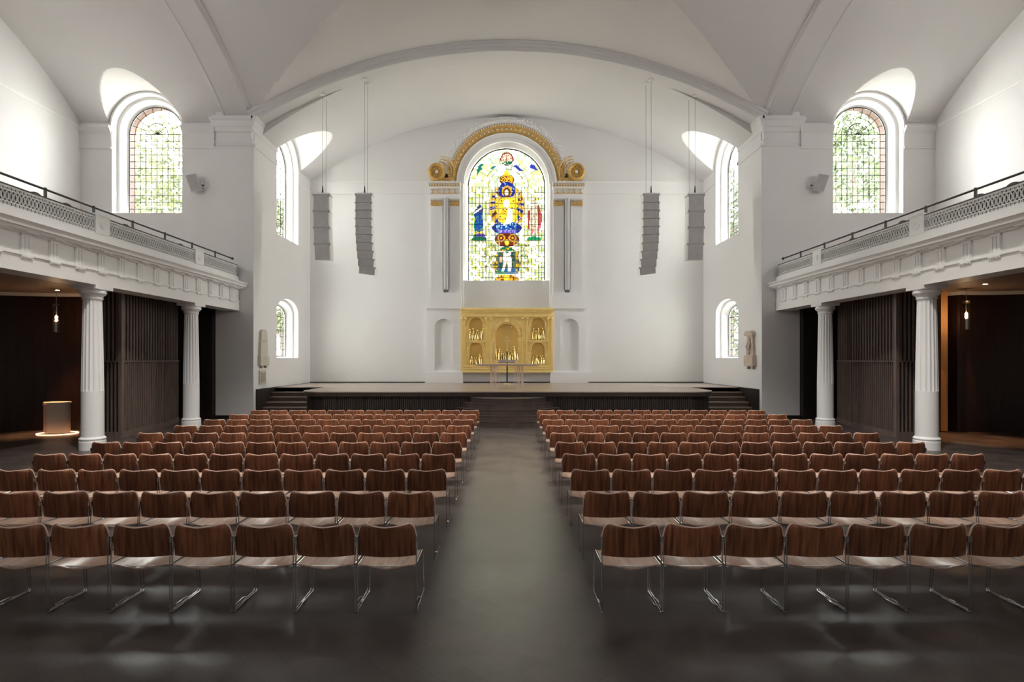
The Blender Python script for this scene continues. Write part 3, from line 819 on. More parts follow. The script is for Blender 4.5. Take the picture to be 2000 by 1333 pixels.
# ------------------------------------------------------------------ stage
st_ = empty('stage_platform', (CX, YB, 0)); tag(st_, 'raised dark timber stage with pale boarded deck across the end of the hall', 'stage')
def addto(m, name, mat, par, lab=None):
    o = m.build(name, mat); o.parent = par; o.matrix_parent_inverse = par.matrix_basis.inverted()
    if lab: o['label'] = lab
    return o
YS = 19.55; HS = 7.53
def stage_outline(inset=0):
    h = HS - inset; y0 = YS + inset; r = 1.0 - inset; pts = []
    for k in range(11):
        a = pi + (pi / 2) * k / 10; pts.append((CX - h + r + r * cos(a), y0 + r + r * sin(a)))
    for k in range(11):
        a = 1.5 * pi + (pi / 2) * k / 10; pts.append((CX + h - r + r * cos(a), y0 + r + r * sin(a)))
    return pts
def slab(mb, pts, z0, z1):
    mb.face([(x, y, z1) for x, y in pts]); mb.face([(x, y, z0) for x, y in reversed(pts)])
    mb.quadgrid([[(x, y, z0) for x, y in pts + pts[:1]], [(x, y, z1) for x, y in pts + pts[:1]]], smooth=False)
YT = 22.7
O = stage_outline()
left_edge = (CX - HS, YT); right_edge = (CX + HS, YT)
poly = O + [right_edge, (CX + DC - .05, YT), (CX + DC - .05, YB - .03), (CX - DC + .05, YB - .03), (CX - DC + .05, YT), left_edge]
mb = MB(); slab(mb, poly, ZSTAGE - .03, ZSTAGE); addto(mb, 'deck', M['deck'], st_)
mb = MB(); slab(mb, O + [right_edge, left_edge], ZSTAGE - .17, ZSTAGE - .032); addto(mb, 'fascia', M['fascia'], st_)
I = stage_outline(.12)
mb = MB(); slab(mb, I + [(CX + HS - .12, YT + .3), (CX - HS + .12, YT + .3)], 0, ZSTAGE - .171); addto(mb, 'core', M['timber'], st_)
for xa, xb in ((CX - HS + 1.0, CX - 1.45), (CX + 1.45, CX + HS - 1.0)):
    mb = MB(); x = xa; mb.box(xa, xb, YS + .085, YS + .12, .0, .05)
    while x < xb:
        if int((x - CX + 10) / .075) % 13 != 0: mb.box(x, x + .035, YS + .08, YS + .12, .05, ZSTAGE - .18)
        x += .075
    addto(mb, 'slat_front', M['stageslat'], st_)
for s in (-1, 1):   # side stairs and the wall panelling beside them
    stp = empty('side_stair', (CX + s * 8.55, 21.6, 0)); tag(stp, 'dark timber stair up to the stage beside the %s pier' % ('left' if s < 0 else 'right'), 'stair', 'side stairs of the stage')
    for k in range(5):
        z1 = ZSTAGE - .18 * (k + 1); yf = YT - .30 * (k + 1)
        mb = MB(); mb.box(CX + s * (HS + .0), CX + s * (DC - .05), yf, YT + .0, max(0, z1 - .18), z1 - .03)
        addto(mb, 'step', M['step'], stp)
        mb = MB(); mb.box(CX + s * (HS + .0), CX + s * (DC - .05), yf - .02, min(yf + .34, YT), z1 - .03, z1); addto(mb, 'tread', M['deck'], stp)  # light on the step edges put into the paler tread colour
    ck = MB(); ck.box(CX + s * (DC - .045), CX + s * (DC - .005), 21.0, YB - .03, 0, ZSTAGE + .01)
    o = ck.build('timber_dado', M['timber']); tag(o, 'dark timber dado on the chancel wall behind the %s stage stair' % ('left' if s < 0 else 'right'), 'wall panelling')
stair = empty('centre_steps', (CX, 18.0, 0)); tag(stair, 'curved dark timber steps rising from the centre aisle to the stage', 'stair')
fr = [(18.02, 2.35, 1.6), (18.12, 2.12, 1.55), (18.30, 1.87, 1.35), (18.45, 1.6, 1.2), (18.55, 1.36, 1.05)]
for k, (yf, hw, sg) in enumerate(fr):
    z1 = .18 * (k + 1); pts = []
    yend = YS - .0
    for i in range(33):
        u = -1 + 2 * i / 32; xx = CX + .0 + hw * u
        s2 = yend - yf; R = (hw * hw + s2 * s2) / (2 * s2); pts.append((xx, yf + R - sqrt(max(0, R * R - (hw * u) ** 2))))
    pts = pts + [(CX + hw, YS + .08), (CX - hw, YS + .08)]
    mb = MB(); slab(mb, pts, z1 - .18, z1 - .02)
    addto(mb, 'step', M['step'], stair)
    mb = MB(); slab(mb, [(CX + (x - CX) * 1.008, y - .012 if y < YS else y) for x, y in pts], z1 - .02, z1)
    addto(mb, 'tread', M['step'], stair)

# ------------------------------------------------------------------ altar furniture
alt = empty('altar_table', (XX(990, 22.7), 22.7, ZSTAGE)); tag(alt, 'long pale wooden altar table on slim paired legs before the gilded relief', 'table')
ax, ay, az = alt.location
mb = MB(); mb.box(-1.30, 1.30, -.35, .35, .90, .955); mb.box(-1.2, 1.2, -.3, .3, .875, .90); o = mb.build('table_top', M['tabletop'], alt)
for s in (-1, 1):
    for (dx, dy) in ((.60, -.28), (.52, 0), (.45, .28), (.66, .1)):
        mb = MB(); mb.tube([(s * dx, dy, 0), (s * dx, dy, .88)], .02, 8); mb.build('leg', M['tablewood'], alt)
lec = empty('lectern_stand', (XX(990, 21.5), 21.5, ZSTAGE)); tag(lec, 'small pale reading stand with slim square frame standing before the altar table', 'reading stand')
mb = MB(); mb.box(-.34, .34, -.16, .2, 1.03, 1.12, Matrix.Rotation(-.12, 4, 'X')); mb.build('desk_top', M['tabletop'], lec)
for s in (-1, 1):
    mb = MB(); mb.tube([(s * .31, -.14, 0), (s * .31, -.14, 1.08)], .014, 6); mb.build('leg', M['tablewood'], lec)
mb = MB(); mb.tube([(-.31, -.14, .02), (.31, -.14, .02)], .014, 6); mb.build('foot_rail', M['tablewood'], lec)
crs = empty('processional_cross', (XX(990.5, 25.3), 25.3, ZSTAGE)); tag(crs, 'tall processional cross with gold head on black staff behind the altar table', 'cross')
mb = MB(); mb.lathe([(0, 0), (.17, 0), (.17, .03), (.03, .05), (0, .05)], n=20); mb.build('base', M['bronze'], crs)
mb = MB(); mb.tube([(0, 0, .04), (0, 0, 1.52)], .032, 8); mb.build('staff', M['black'], crs)
mb = MB(); mb.box(-.03, .03, -.02, .02, 1.5, 2.22); mb.box(-.16, .16, -.02, .02, 1.96, 2.02); mb.ell((0, 0, 1.53), (.045, .045, .045)); mb.build('cross_head', M['bronze'], crs)

# ------------------------------------------------------------------ gallery on each side
EY0, EY1 = 7.6, 20.76
tri = [13.65 + .7217 * k for k in range(-8, 10)]
for s in (-1, 1):
    side = 'left' if s < 0 else 'right'
    g = empty('gallery', (CX + s * DG, EY1, 0)); tag(g, 'white gallery front with pierced parapet and moulded frieze along the %s side' % side, 'gallery', 'gallery fronts above the columns')
    def ad(m, name, mat, lab=None): return addto(m, name, mat, g, lab)
    f = CX + s * DG   # face plane, room side is -s
    def bx(m, o0, o1, y0, y1, z0, z1):  # o measured outwards into the room from the face
        m.box(f - s * o0, f - s * o1, y0, y1, z0, z1)
    mb = MB(); bx(mb, 0, -.6, EY0, EY1, 4.05, 4.40)
    for yc in (9.41, 13.75, 18.09): bx(mb, .001, -.601, yc - .30, yc + .30, 3.96, 4.06)
    bx(mb, -.05, -.55, EY0, EY1, 4.07, 4.3); ad(mb, 'architrave', M['paint'])
    mb = MB(); bx(mb, -.02, -.6, EY0, EY1, 4.40, 4.86); bx(mb, .035, -.1, EY0, EY1, 4.385, 4.42)
    for y in tri:
        if y + .14 < EY0 or y - .14 > EY1: continue
        bx(mb, .003, -.1, y - .13, y + .13, 4.42, 4.82); bx(mb, .03, -.1, y - .13, y + .13, 4.79, 4.86)
        for q in (-.09, 0, .09): bx(mb, .020, -.05, y + q - .027, y + q + .027, 4.42, 4.79)
        bx(mb, .045, -.02, y - .14, y + .14, 4.355, 4.385)
        for q in range(6): bx(mb, .04, -.02, y - .125 + q * .05 - .014, y - .125 + q * .05 + .014, 4.33, 4.357)
    ad(mb, 'frieze', M['paint'])
    mb = MB()
    prof = [(-.05, 4.84), (.05, 4.84), (.05, 4.87), (.17, 4.88), (.19, 4.92), (.27, 4.93), (.27, 4.98), (.30, 5.02), (.33, 5.04), (.33, 5.075), (.10, 5.09), (.05, 5.12), (.02, 5.16), (-.05, 5.17)]
    mould(mb, prof, (f, EY0), (f, EY1), (-s, 0))
    for y in tri: bx(mb, .045, .16, y - .15, y + .15, 4.855, 4.885)
    ad(mb, 'cornice', M['paint'])
    mb = MB(); bx(mb, -.02, -.28, EY0, EY1, 5.10, 5.32)
    bx(mb, -.26, -.30, EY0, EY1, 5.30, 5.74)    # dark backing boards
    ad(mb, 'parapet', M['paint'])
    peds = [9.35, 13.69, 18.05]
    for yc in peds:
        mb = MB(); bx(mb, .0, -.28, yc - .24, yc + .24, 5.32, 5.80); bx(mb, .025, -.30, yc - .26, yc + .26, 5.765, 5.80)
        P_ = ad(mb, 'pedestal', M['paint'])
        mb = MB(); mb.lathe([(0, -.035), (.03, -.03), (.06, -.012), (.085, -.02), (.10, 0)] if s > 0 else [(0, .035), (.03, .03), (.06, .012), (.085, .02), (.10, 0)], (f, yc, 5.54), 24, 'x'); ad(mb, 'rosette', M['paint'])
    spans = [(EY0, 9.11), (9.59, 13.45), (13.93, 17.81), (18.29, 20.62)]
    for (y0, y1) in spans:
        mb = MB(); bx(mb, -.03, -.08, y0, y1, 5.32, 5.345); bx(mb, -.03, -.08, y0, y1, 5.70, 5.735)
        bx(mb, -.03, -.07, y0, y1, 5.405, 5.418); bx(mb, -.03, -.07, y0, y1, 5.635, 5.648)
        nn = max(1, int(round((y1 - y0) / .094))); pit = (y1 - y0) / nn
        for k in range(nn):
            yc = y0 + pit * (k + .5)
            for (zc, ry, rz, w_) in ((5.527, pit * .88, .115, .0065), (5.376, pit * .26, .026, .007), (5.376 , 0, 0, 0), (5.673, pit * .26, .024, .007)):
                if ry == 0: continue
                m_ = 14 if rz > .05 else 8
                P0 = []
                for i in range(m_):
                    a = 2 * pi * i / m_
                    P0.append([(f + s * d, yc + (ry + q) * cos(a), zc + (rz + q) * sin(a)) for d, q in ((.035, -w_), (.035, w_), (.06, w_), (.06, -w_))])
                mb.quadgrid(P0, closed_u=True, closed_v=True, smooth=False)
        ad(mb, 'lattice_panel', M['paint'])
    mb = MB(); bx(mb, -.245, -.262, EY0, EY1, 5.33, 5.73); ad(mb, 'lattice_backing', M['iron'], 'dark board behind the pierced lattice')
    mb = MB(); bx(mb, -.01, -.30, EY0, EY1 - .1, 5.736, 5.757); ad(mb, 'capping', M['iron'], 'dark grey metal capping')
    # gallery floor slab / ceiling under it
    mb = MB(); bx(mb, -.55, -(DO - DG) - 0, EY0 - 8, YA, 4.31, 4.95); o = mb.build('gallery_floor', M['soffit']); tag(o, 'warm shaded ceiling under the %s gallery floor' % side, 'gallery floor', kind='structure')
    # railing
    r = empty('gallery_railing', (CX + s * 10.2, EY1, 5.76)); tag(r, 'dark grey metal handrail above the gallery parapet on the %s side' % side, 'railing', 'gallery handrails')
    rx = CX + s * 10.22
    mb = MB(); mb.tube([(rx, EY0, 5.97), (rx, 20.5, 5.97)], .024, 10); mb.ell((rx, 20.52, 5.97), (.05, .05, .05), 10, 8); addto(mb, 'handrail', M['iron'], r)
    for y in [12.15 + 1.43 * k for k in range(-3, 6)]:
        mb = MB(); mb.box(rx - .012, rx + .012, y - .035, y + .035, 5.757, 5.96); mb.box(rx - .028, rx + .028, y - .04, y + .04, 5.759, 5.77); mb.ell((rx, y, 5.985), (.035, .035, .03), 8, 5)
        addto(mb, 'post', M['iron'], r)

# chairs on the gallery, their backs just showing over the parapet
def gallery_chair():
    c = empty('gallery_chair'); rows = []
    mb = MB(); pr = [(-.22, .45), (-.235, .9)] + [(-.235 * cos(pi * k / 14), .9 + .20 * sin(pi * k / 14)) for k in range(1, 14)] + [(.235, .9), (.22, .45)]
    mb.quadgrid([[(d, y, z) for y, z in pr + pr[:1]] for d in (0, .03)], smooth=False); mb.face([(0, y, z) for y, z in pr]); mb.face([(.03, y, z) for y, z in reversed(pr)]); mb.build('backrest', M['iron'], c)
    mb = MB(); mb.box(.02, .44, -.22, .22, .42, .46); mb.build('seat', M['iron'], c)
    for a, b in ((.03, -.2), (.03, .2), (.42, -.2), (.42, .2)):
        mb = MB(); mb.tube([(a, b, 0), (a, b, .43)], .012, 6); mb.build('leg', M['iron'], c)
    return c
gp = gallery_chair(); gu = False
ordn_ = ['first', 'second', 'third', 'fourth', 'fifth']
for s, pl_ in ((-1, (18.25, 15.6, 13.5, 12.6)), (1, (19.4, 17.4, 15.2, 12.75, 11.9))):
    for i, y in enumerate(pl_):
        o = copy_tree(gp) if gu else gp; gu = True
        o.location = (CX + s * 10.8, y, 4.95); o.rotation_euler = (0, 0, 0 if s > 0 else pi)
        tag(o, 'dark rounded chair back showing over the %s gallery parapet, %s from the altar end' % ('left' if s < 0 else 'right', ordn_[i]), 'chair', 'chairs on the galleries')

# ------------------------------------------------------------------ columns
def column(loc, label):
    c = empty('column', loc); tag(c, label, 'column', 'fluted columns under the galleries', kind='thing')
    mb = MB(); mb.lathe([(0, 0), (.285, 0), (.285, .21), (.27, .225), (.28, .24), (.285, .27), (.27, .30), (.245, .315), (.24, .33), (0, .33)], n=40); mb.build('base', M['paint'], c)
    mb = MB(); mb.lathe([(.242, .33), (.238, 1.45), (0, 1.45)], n=40); mb.build('lower_shaft', M['paint'], c)
    rows = []; nf = 16; npt = 6
    for z, r in ((1.45, .238), (2.2, .228), (3.0, .214), (3.70, .20)):
        row = []
        for k in range(nf):
            for j in range(npt):
                t = j / npt; a = 2 * pi * (k + t) / nf
                d = 0 if t < .12 else .020 * sin(pi * (t - .12) / .88)
                row.append(((r - d) * cos(a), (r - d) * sin(a), z))
        rows.append(row)
    mb = MB(); mb.quadgrid(rows, closed_v=True, smooth=False); mb.build('fluted_shaft', M['paint'], c)
    mb = MB(); mb.lathe([(.2, 3.69), (.205, 3.72), (.225, 3.73), (.225, 3.755), (.21, 3.765), (.225, 3.80), (.27, 3.84), (.295, 3.87), (.295, 3.91), (.28, 3.925), (.275, 3.96), (0, 3.96)], n=40); mb.build('capital', M['paint'], c)
    return c
CD = 10.37
for s in (-1, 1):
    sd = 'left' if s < 0 else 'right'
    column((CX + s * CD, 18.09, 0), 'white fluted column close to the stage under the %s gallery' % sd)
    column((CX + s * CD, 13.75, 0), 'white fluted column in front of the slatted screen, %s gallery' % sd)

# ------------------------------------------------------------------ slatted screens and dark panelling under the galleries
def slatface(m, a, b, z0, z1, pitch, w, d, nrm):
    a = Vector(a); b = Vector(b); L = (b - a).length; t = (b - a) / L; nn = Vector(nrm)
    k = int(L / pitch)
    for i in range(k):
        p = a + t * (pitch * (i + .5)); q = [p - t * w / 2, p + t * w / 2, p + t * w / 2 + nn * d, p - t * w / 2 + nn * d]
        m.quadgrid([[(x.x, x.y, z0) for x in q], [(x.x, x.y, z1) for x in q]], closed_v=True, smooth=False)
def vwall(m, pts, z0, z1, th=.04):
    for (a, b) in zip(pts, pts[1:]):
        m.face([(a[0], a[1], z0), (b[0], b[1], z0), (b[0], b[1], z1), (a[0], a[1], z1)])
for s in (-1, 1):
    sd = 'left' if s < 0 else 'right'
    def X_(d): return CX + s * d
    A, B, C_, D_ = (X_(11.8), 15.75), (X_(11.02), 15.75), (X_(11.38), 18.3), (X_(11.75), 19.7)
    sc = empty('slatted_screen', (X_(11.3), 17.0, 0)); tag(sc, 'tall dark slatted timber screen between the two columns under the %s gallery' % sd, 'screen', 'slatted timber screens')
    mb = MB()
    for q0, q1 in ((A, B), (B, C_), (C_, D_)):
        vwall(mb, [q0, q1], 0, 4.42)
    vwall(mb, [D_, (X_(12.4), 19.7), (X_(12.2), 17.6), A], 0, 4.42)
    addto(mb, 'backing_board', M['black'], sc)
    def nrm(a, b):
        t = Vector((b[0] - a[0], b[1] - a[1])).normalized(); n_ = Vector((t.y, -t.x))
        if n_.dot(Vector((-s, -.6))) < 0: n_ = -n_
        return n_
    for (q0, q1) in ((A, B), (B, C_), (C_, D_)):
        nn = nrm(q0, q1)
        mb = MB(); slatface(mb, q0, q1, 2.19, 4.30, .17 if q0 != A else .12, .055, .035, nn); addto(mb, 'upper_slats', M['slat'], sc)
        mb = MB(); slatface(mb, q0, q1, .16, 2.15, .11, .040, .028, nn); addto(mb, 'lower_slats', M['slat'], sc)
        a_ = Vector(q0); b_ = Vector(q1)
        for z0, z1, rn in ((2.15, 2.19, 'middle_rail'), (.0, .16, 'plinth_rail')):
            mb = MB(); pts = [a_, b_, b_ + nn * .04, a_ + nn * .04]; mb.quadgrid([[(p.x, p.y, z0) for p in pts], [(p.x, p.y, z1) for p in pts]], closed_v=True, smooth=False)
            mb.face([(p.x, p.y, z1) for p in pts]); addto(mb, rn, M['slat'], sc)
    mb = MB(); mb.box(X_(10.98), X_(11.08), 15.68, 15.78, 0, 4.42); addto(mb, 'corner_post', M['slat'], sc)
    # curved dark panelling further out
    if s < 0: pts = [(X_(11.85), 16.3), (X_(11.95), 16.9)] + [(X_(12.2 + 4.08 * t), 17.3 + .35 * sin(pi * t) - .5 * t) for t in [i / 14 for i in range(15)]]
    else: pts = [(X_(13.55), 17.3), (X_(13.75), 16.95)] + [(X_(13.8 + 2.48 * t), 16.9 + .25 * sin(pi * t) - .5 * t) for t in [i / 14 for i in range(15)]]
    mb = MB()
    for z0, z1 in ((0, 2.17), (2.18, 4.42)): vwall(mb, pts, z0, z1)
    vwall(mb, [(p[0], p[1] + .02) for p in pts], 2.1, 2.25)
    o = mb.build('timber_panelling', M['panel']); tag(o, 'curved dark red timber wall beyond the columns under the %s gallery' % sd, 'wall panelling')
    mb = MB(); vwall(mb, [(X_(12.4), 20.6), (X_(11.01), 20.6), (X_(11.01), 21.1)], 0, 4.42); vwall(mb, [(X_(12.4), 20.6), (X_(12.4), 19.0)], 0, 4.42)
    vwall(mb, [(X_(16.3), 19.5), (X_(12.4), 19.5)], 0, 4.42)
    o = mb.build('recess_panelling', M['timber']); tag(o, 'black timber lining of the recess between column and pier, %s side' % sd, 'wall panelling')
    # border curve of the ceiling
    mb = MB(); vwall(mb, [(p[0], p[1] - .03) for p in pts], 4.20, 4.31); o = mb.build('trim_%d' % n, M['paint'], kind='structure'); n += 1
# slab for the lit reveal on the right, glow carried by its orange colour
mb = MB(); mb.box(XX(1838, 17.0), XX(1851, 17.0), 17.0, 17.25, .02, 4.40); mb.build('lit_reveal', M['orange'], kind='structure')

# ------------------------------------------------------------------ lamps under the galleries
def pendant(loc, zc, zb, label):
    p = empty('pendant_lamp', (loc[0], loc[1], zb)); tag(p, label, 'pendant lamp', 'glass tube pendants')
    h = .82
    mb = MB(); mb.tube([(0, 0, h), (0, 0, zc - zb)], .008, 6); mb.build('cord', M['whitebar'], p)
    mb = MB(); mb.lathe([(0, h + .02), (.085, h + .02), (.09, h), (.09, h - .05), (0, h - .05)], n=20); mb.build('cap', M['chrome'], p)
    mb = MB(); mb.lathe([(.088, h - .04), (.088, 0)], n=24); mb.lathe([(.075, 0), (.075, h - .04)], n=24); mb.build('glass_tube', M['lampglass'], p)
    mb = MB(); mb.ell((0, 0, h * .55), (.035, .035, .055), 10, 8); mb.build('bulb', M['lampglow'], p)
    mb = MB(); mb.tube([(0, 0, h * .62), (0, 0, h)], .015, 8); mb.build('bulb_holder', M['bronze'], p)
    l = bpy.data.lights.new('pendant_light', 'POINT'); l.energy = 3; l.color = (1, .7, .4); l.shadow_soft_size = .04
    o = bpy.data.objects.new('pendant_light', l); COL.objects.link(o); o.parent = p; o.location = (0, 0, h * .45)
    return p
def downlight(loc, label, en):
    p = empty('downlight', loc); tag(p, label, 'ceiling light', 'recessed downlights')
    mb = MB(); mb.lathe([(.05, .0), (.075, -.01), (.08, .0)], n=20); mb.build('trim_ring', M['chrome'], p)
    mb = MB(); mb.lathe([(0, -.006), (.052, -.006)], n=20); mb.build('lens', M['lampglow'], p)
    l = bpy.data.lights.new('downlight_beam', 'SPOT'); l.energy = en; l.color = (1, .50, .24); l.spot_size = radians(46); l.spot_blend = .9; l.shadow_soft_size = .05
    o = bpy.data.objects.new('downlight_beam', l); COL.objects.link(o); o.parent = p; o.location = (0, 0, -.05)
Yp = 16.6
pendant((XX(118, Yp), Yp - .15), 4.31, ZZ(650, Yp), 'glass tube pendant lamp above the oval cream plinth')
pendant((XX(1871, Yp), Yp - .3), 4.31, ZZ(645, Yp), 'glass tube pendant lamp beside the orange reveal')
downlight((XX(112, 16.6), 16.6, 4.305), 'glowing warm downlight in the ceiling above the oval plinth', 120)
downlight((XX(1924, 15.25), 15.25, 4.305), 'glowing warm downlight in the ceiling near the orange reveal', 90)
lo = bpy.data.lights.new('reveal_spot', 'SPOT'); lo.energy = 40; lo.color = (1, .5, .22); lo.spot_size = radians(40); lo.spot_blend = .8
oo = bpy.data.objects.new('reveal_spot', lo); COL.objects.link(oo); oo.location = (13.6, 16.1, 4.2); oo.rotation_euler = (radians(20), 0, 0)
pl = empty('oval_plinth', (XX(112.5, 16.6), 16.6, 0)); tag(pl, 'cream oval plinth with glowing top standing in the dark alcove', 'plinth')
mb = MB(); mb.lathe([(0, .03), (.36, .03), (.36, .92), (0, .92)], n=40, sy=.6); mb.build('body', M['cream'], pl, sharp=30)
mb = MB(); mb.lathe([(0, .92), (.385, .92), (.385, .95), (0, .95)], n=40, sy=.62); mb.build('top', M['cream'], pl)
mb = MB(); mb.box(-.23, -.19, -.235, -.15, .06, .90); mb.box(-.25, -.13, -.25, -.16, .88, .915); mb.build('door_edge', M['ply'], pl)
mb = MB(); mb.tube([(.54 * cos(2 * pi * k / 40), .42 * sin(2 * pi * k / 40), .012) for k in range(40)], .012, 6, closed=True)
o = mb.build('floor_light_ring', M['led']); o.location = pl.location; tag(o, 'glowing orange light ring set in the floor round the oval plinth', 'floor light')

# ------------------------------------------------------------------ line array speakers
def array_big(px, label, s):
    Y = 21.35; k = Y / F; r = empty('line_array_speaker', (XX(px, Y), Y, ZZ(510, Y))); tag(r, label, 'speaker', 'four box hanging speakers')
    z0 = ZZ(510, Y); H = ZZ(380, Y) - z0; w = .29
    for i in range(4):
        z = H - H / 4 * (i + 1); tilt = radians((-2, 0, 3, 6)[i])
        T = Matrix.Translation((s * -.012 * i * i * .6, -.02 * i, z + H / 8)) @ Matrix.Rotation(tilt, 4, 'X')
        b = MB(); b.box(-w, w, 0, .48, -H / 8 + .02, H / 8 - .02, T); bo = b.build('speaker_box', M['greycase'], r)
        b = MB(); b.box(-w + .01, w - .01, -.02, 0, -H / 8 + .03, H / 8 - .03, T); b.build('grille', M['grey'], bo)
        b = MB(); b.box(-w - .03, w + .03, -.02, .05, H / 8 - .025, H / 8 + .01, T)
        for q in (-1, 1): b.box(q * (w + .01) - .02, q * (w + .01) + .02, -.03, .05, H / 8 - .06, H / 8 + .04, T)
        b.build('rigging_bar', M['greyshadow'], bo)
    b = MB(); b.box(-w - .02, w + .02, -.03, .5, H, H + .06); b.build('top_frame', M['greycase'], r)
    return r
def array_small(px, label, s):
    Y = 21.35; r = empty('line_array_speaker', (XX(px, Y), Y, ZZ(535, Y))); tag(r, label, 'speaker', 'curved ten box hanging speakers')
    z0 = ZZ(535, Y); H = ZZ(380, Y) - z0; w = .31; x = 0; y = 0; z = H; hh = H / 9.9
    for i in range(10):
        tilt = radians(max(0, i - 2) * 2.6); 
        T = Matrix.Translation((x, y, z)) @ Matrix.Rotation(-tilt * 0 , 4, 'X') @ Matrix.Rotation(-s * tilt * .42, 4, 'Y') @ Matrix.Rotation(tilt * .5, 4, 'X')
        b = MB(); b.box(-w, w, 0, .38, -hh + .012, 0, T); bo = b.build('speaker_box', M['greycase'], r)
        b = MB(); b.box(-w + .008, w - .03, -.015, 0, -hh + .015, -.005, T); b.build('grille', M['grey'], bo)
        b = MB()
        for q in (-1, 1): b.box(q * w - .025, q * w + .025, -.03, .03, -.04, .02, T)
        b.build('hinge', M['greyshadow'], bo)
        z -= hh * cos(tilt * .5); x += -s * sin(tilt * .42) * hh; y += sin(tilt * .5) * hh * .6
    b = MB(); b.box(-w - .02, w + .02, -.02, .4, H, H + .06); b.build('top_frame', M['greycase'], r)
    return r
array_big(627, 'grey four-box hanging speaker nearest the left chancel wall', -1)
array_small(710, 'curved grey stack of slim speakers hanging left of the altar', -1)
array_big(1360.5, 'grey four-box hanging speaker nearest the right chancel wall', 1)
array_small(1272, 'curved grey stack of slim speakers hanging right of the altar', 1)
for (pxs, ytop, lab) in (((628.5, 179.5, 636, 191), 375, 'outer left'), ((711, 148, 717, 159.5), 375, 'inner left'), ((1273, 147, 1262.5, 158), 375, 'inner right'), ((1359, 180, 1347, 191), 375, 'outer right')):
    h = empty('speaker_suspension', (XX(pxs[0], 21.35), 21.35, ZZ(376, 21.35))); tag(h, 'steel cables and ceiling roses holding the %s hanging speaker' % lab, 'cable', 'speaker suspension cables')
    for (px_, py_, Yc) in ((pxs[0], pxs[1], 21.15), (pxs[2], pxs[3], 21.5)):
        X0 = XX(px_, Yc)
        zt = (zSof(X0) if Yc < YW + .72 else zC(X0)) - .005
        zt_ = zt
        mb = MB(); mb.tube([(X0, Yc + .1, zt), (XX(px_, 21.45), 21.5, ZZ(377, 21.4))], .0065, 5); addto(mb, 'cable', M['steel'], h)
        mb = MB(); mb.lathe([(0, -.07), (.04, -.06), (.10, -.03), (.10, 0)], (X0, Yc + .1, zt + .0), 16); addto(mb, 'ceiling_rose', M['greycase'], h)
    mb = MB(); mb.tube([(XX(pxs[0], 21.35), 21.45, ZZ(377, 21.4)), (XX(pxs[0], 21.35), 21.45, ZZ(363, 21.4))], [.035, .015], 6); addto(mb, 'shackle', M['black'], h)

# small wall speakers
for s, px in ((-1, 378), (1, 1604)):
    Y = YA - .35; k = Y / F
    r = empty('wall_speaker', (XX(px, Y), Y, ZZ(357, Y))); tag(r, 'small tilted white speaker on the wall beside the %s aisle window' % ('left' if s < 0 else 'right'), 'speaker', 'small wall speakers')
    T = Matrix.Rotation(-s * .20, 4, 'Y') @ Matrix.Rotation(.22, 4, 'X') @ Matrix.Rotation(s * .3, 4, 'Z')
    T = Matrix.Rotation(s * .20, 4, 'Y') @ Matrix.Rotation(.30, 4, 'X') @ Matrix.Rotation(-s * .35, 4, 'Z')
    mb = MB(); mb.box(-.19, .19, -.02, .24, -.31, .31, T); mb.build('speaker_box', M['greycase'], r)
    mb = MB(); mb.box(-.17, .17, -.03, -.02, -.29, .29, T); mb.build('grille', M['grey'], r)
    mb = MB(); mb.tube([(-s * .16, .18, .05), (-s * .3, .35, .0)], .04, 8); mb.box(-s * .3 - .06, -s * .3 + .06, .30, .35, -.12, .12); mb.build('bracket', M['greycase'], r); mb = MB(); mb.ell((-s * .27, .17, -.05), (.035, .035, .035)); mb.build('cable_plug', M['black'], r)

# ------------------------------------------------------------------ wall monuments
XWL, XWR = CX - DC, CX + DC
def mz(py, px, X): return ZZ(py, abs(X) * F / abs(px - PX))
m1 = empty('wall_monument', (XWL, 21.55, 1.9)); tag(m1, 'tall cream stone memorial tablet with rounded top on the left chancel wall', 'memorial tablet')
mb = MB()
def slabx(m, x0, x1, pts):
    a = [(x0, y, z) for y, z in pts]; b = [(x1, y, z) for y, z in pts]
    m.quadgrid([a + a[:1], b + b[:1]], smooth=False); m.face(a); m.face(list(reversed(b)))
pts = [(21.22, 2.35), (21.30, 3.25)] + [(21.55 - .25 * cos(pi * k / 10), 3.25 + .14 * sin(pi * k / 10)) for k in range(11)] + [(21.88, 2.35)]
slabx(mb, XWL, XWL + .10, pts); addto(mb, 'upper_slab', M['stone'], m1)
mb = MB(); slabx(mb, XWL, XWL + .13, [(21.17, 1.98), (21.17, 2.36), (21.93, 2.36), (21.93, 1.98)]); addto(mb, 'lower_slab', M['stone'], m1)
mb = MB()
for q in (21.32, 21.72): slabx(mb, XWL, XWL + .09, [(q, 1.88), (q, 1.98), (q + .1, 1.98), (q + .1, 1.88)])
addto(mb, 'corbel', M['brownstone'], m1)
mb = MB()
for i, (z, w_) in enumerate(((2.98, .2), (2.92, .26), (2.87, .2), (2.30, .05), (2.25, .2), (2.2, .16), (2.14, .26), (2.07, .12))):
    x_ = XWL + (.105 if z > 2.36 else .135)
    mb.box(x_ - .004, x_, 21.55 - w_, 21.55 + w_, z - .008, z + .008)
addto(mb, 'lettering', M['brownstone'], m1)
m2 = empty('wall_plaque', (XWL, 21.5, 1.5)); tag(m2, 'small brown framed plaque below the cream memorial tablet', 'plaque')
mb = MB(); slabx(mb, XWL, XWL + .06, [(21.25, 1.25), (21.25, 1.80), (21.80, 1.80), (21.80, 1.25)]); addto(mb, 'frame', M['stone'], m2)
mb = MB(); slabx(mb, XWL + .055, XWL + .07, [(21.33, 1.33), (21.33, 1.72), (21.72, 1.72), (21.72, 1.33)]); addto(mb, 'panel', M['brownstone'], m2)
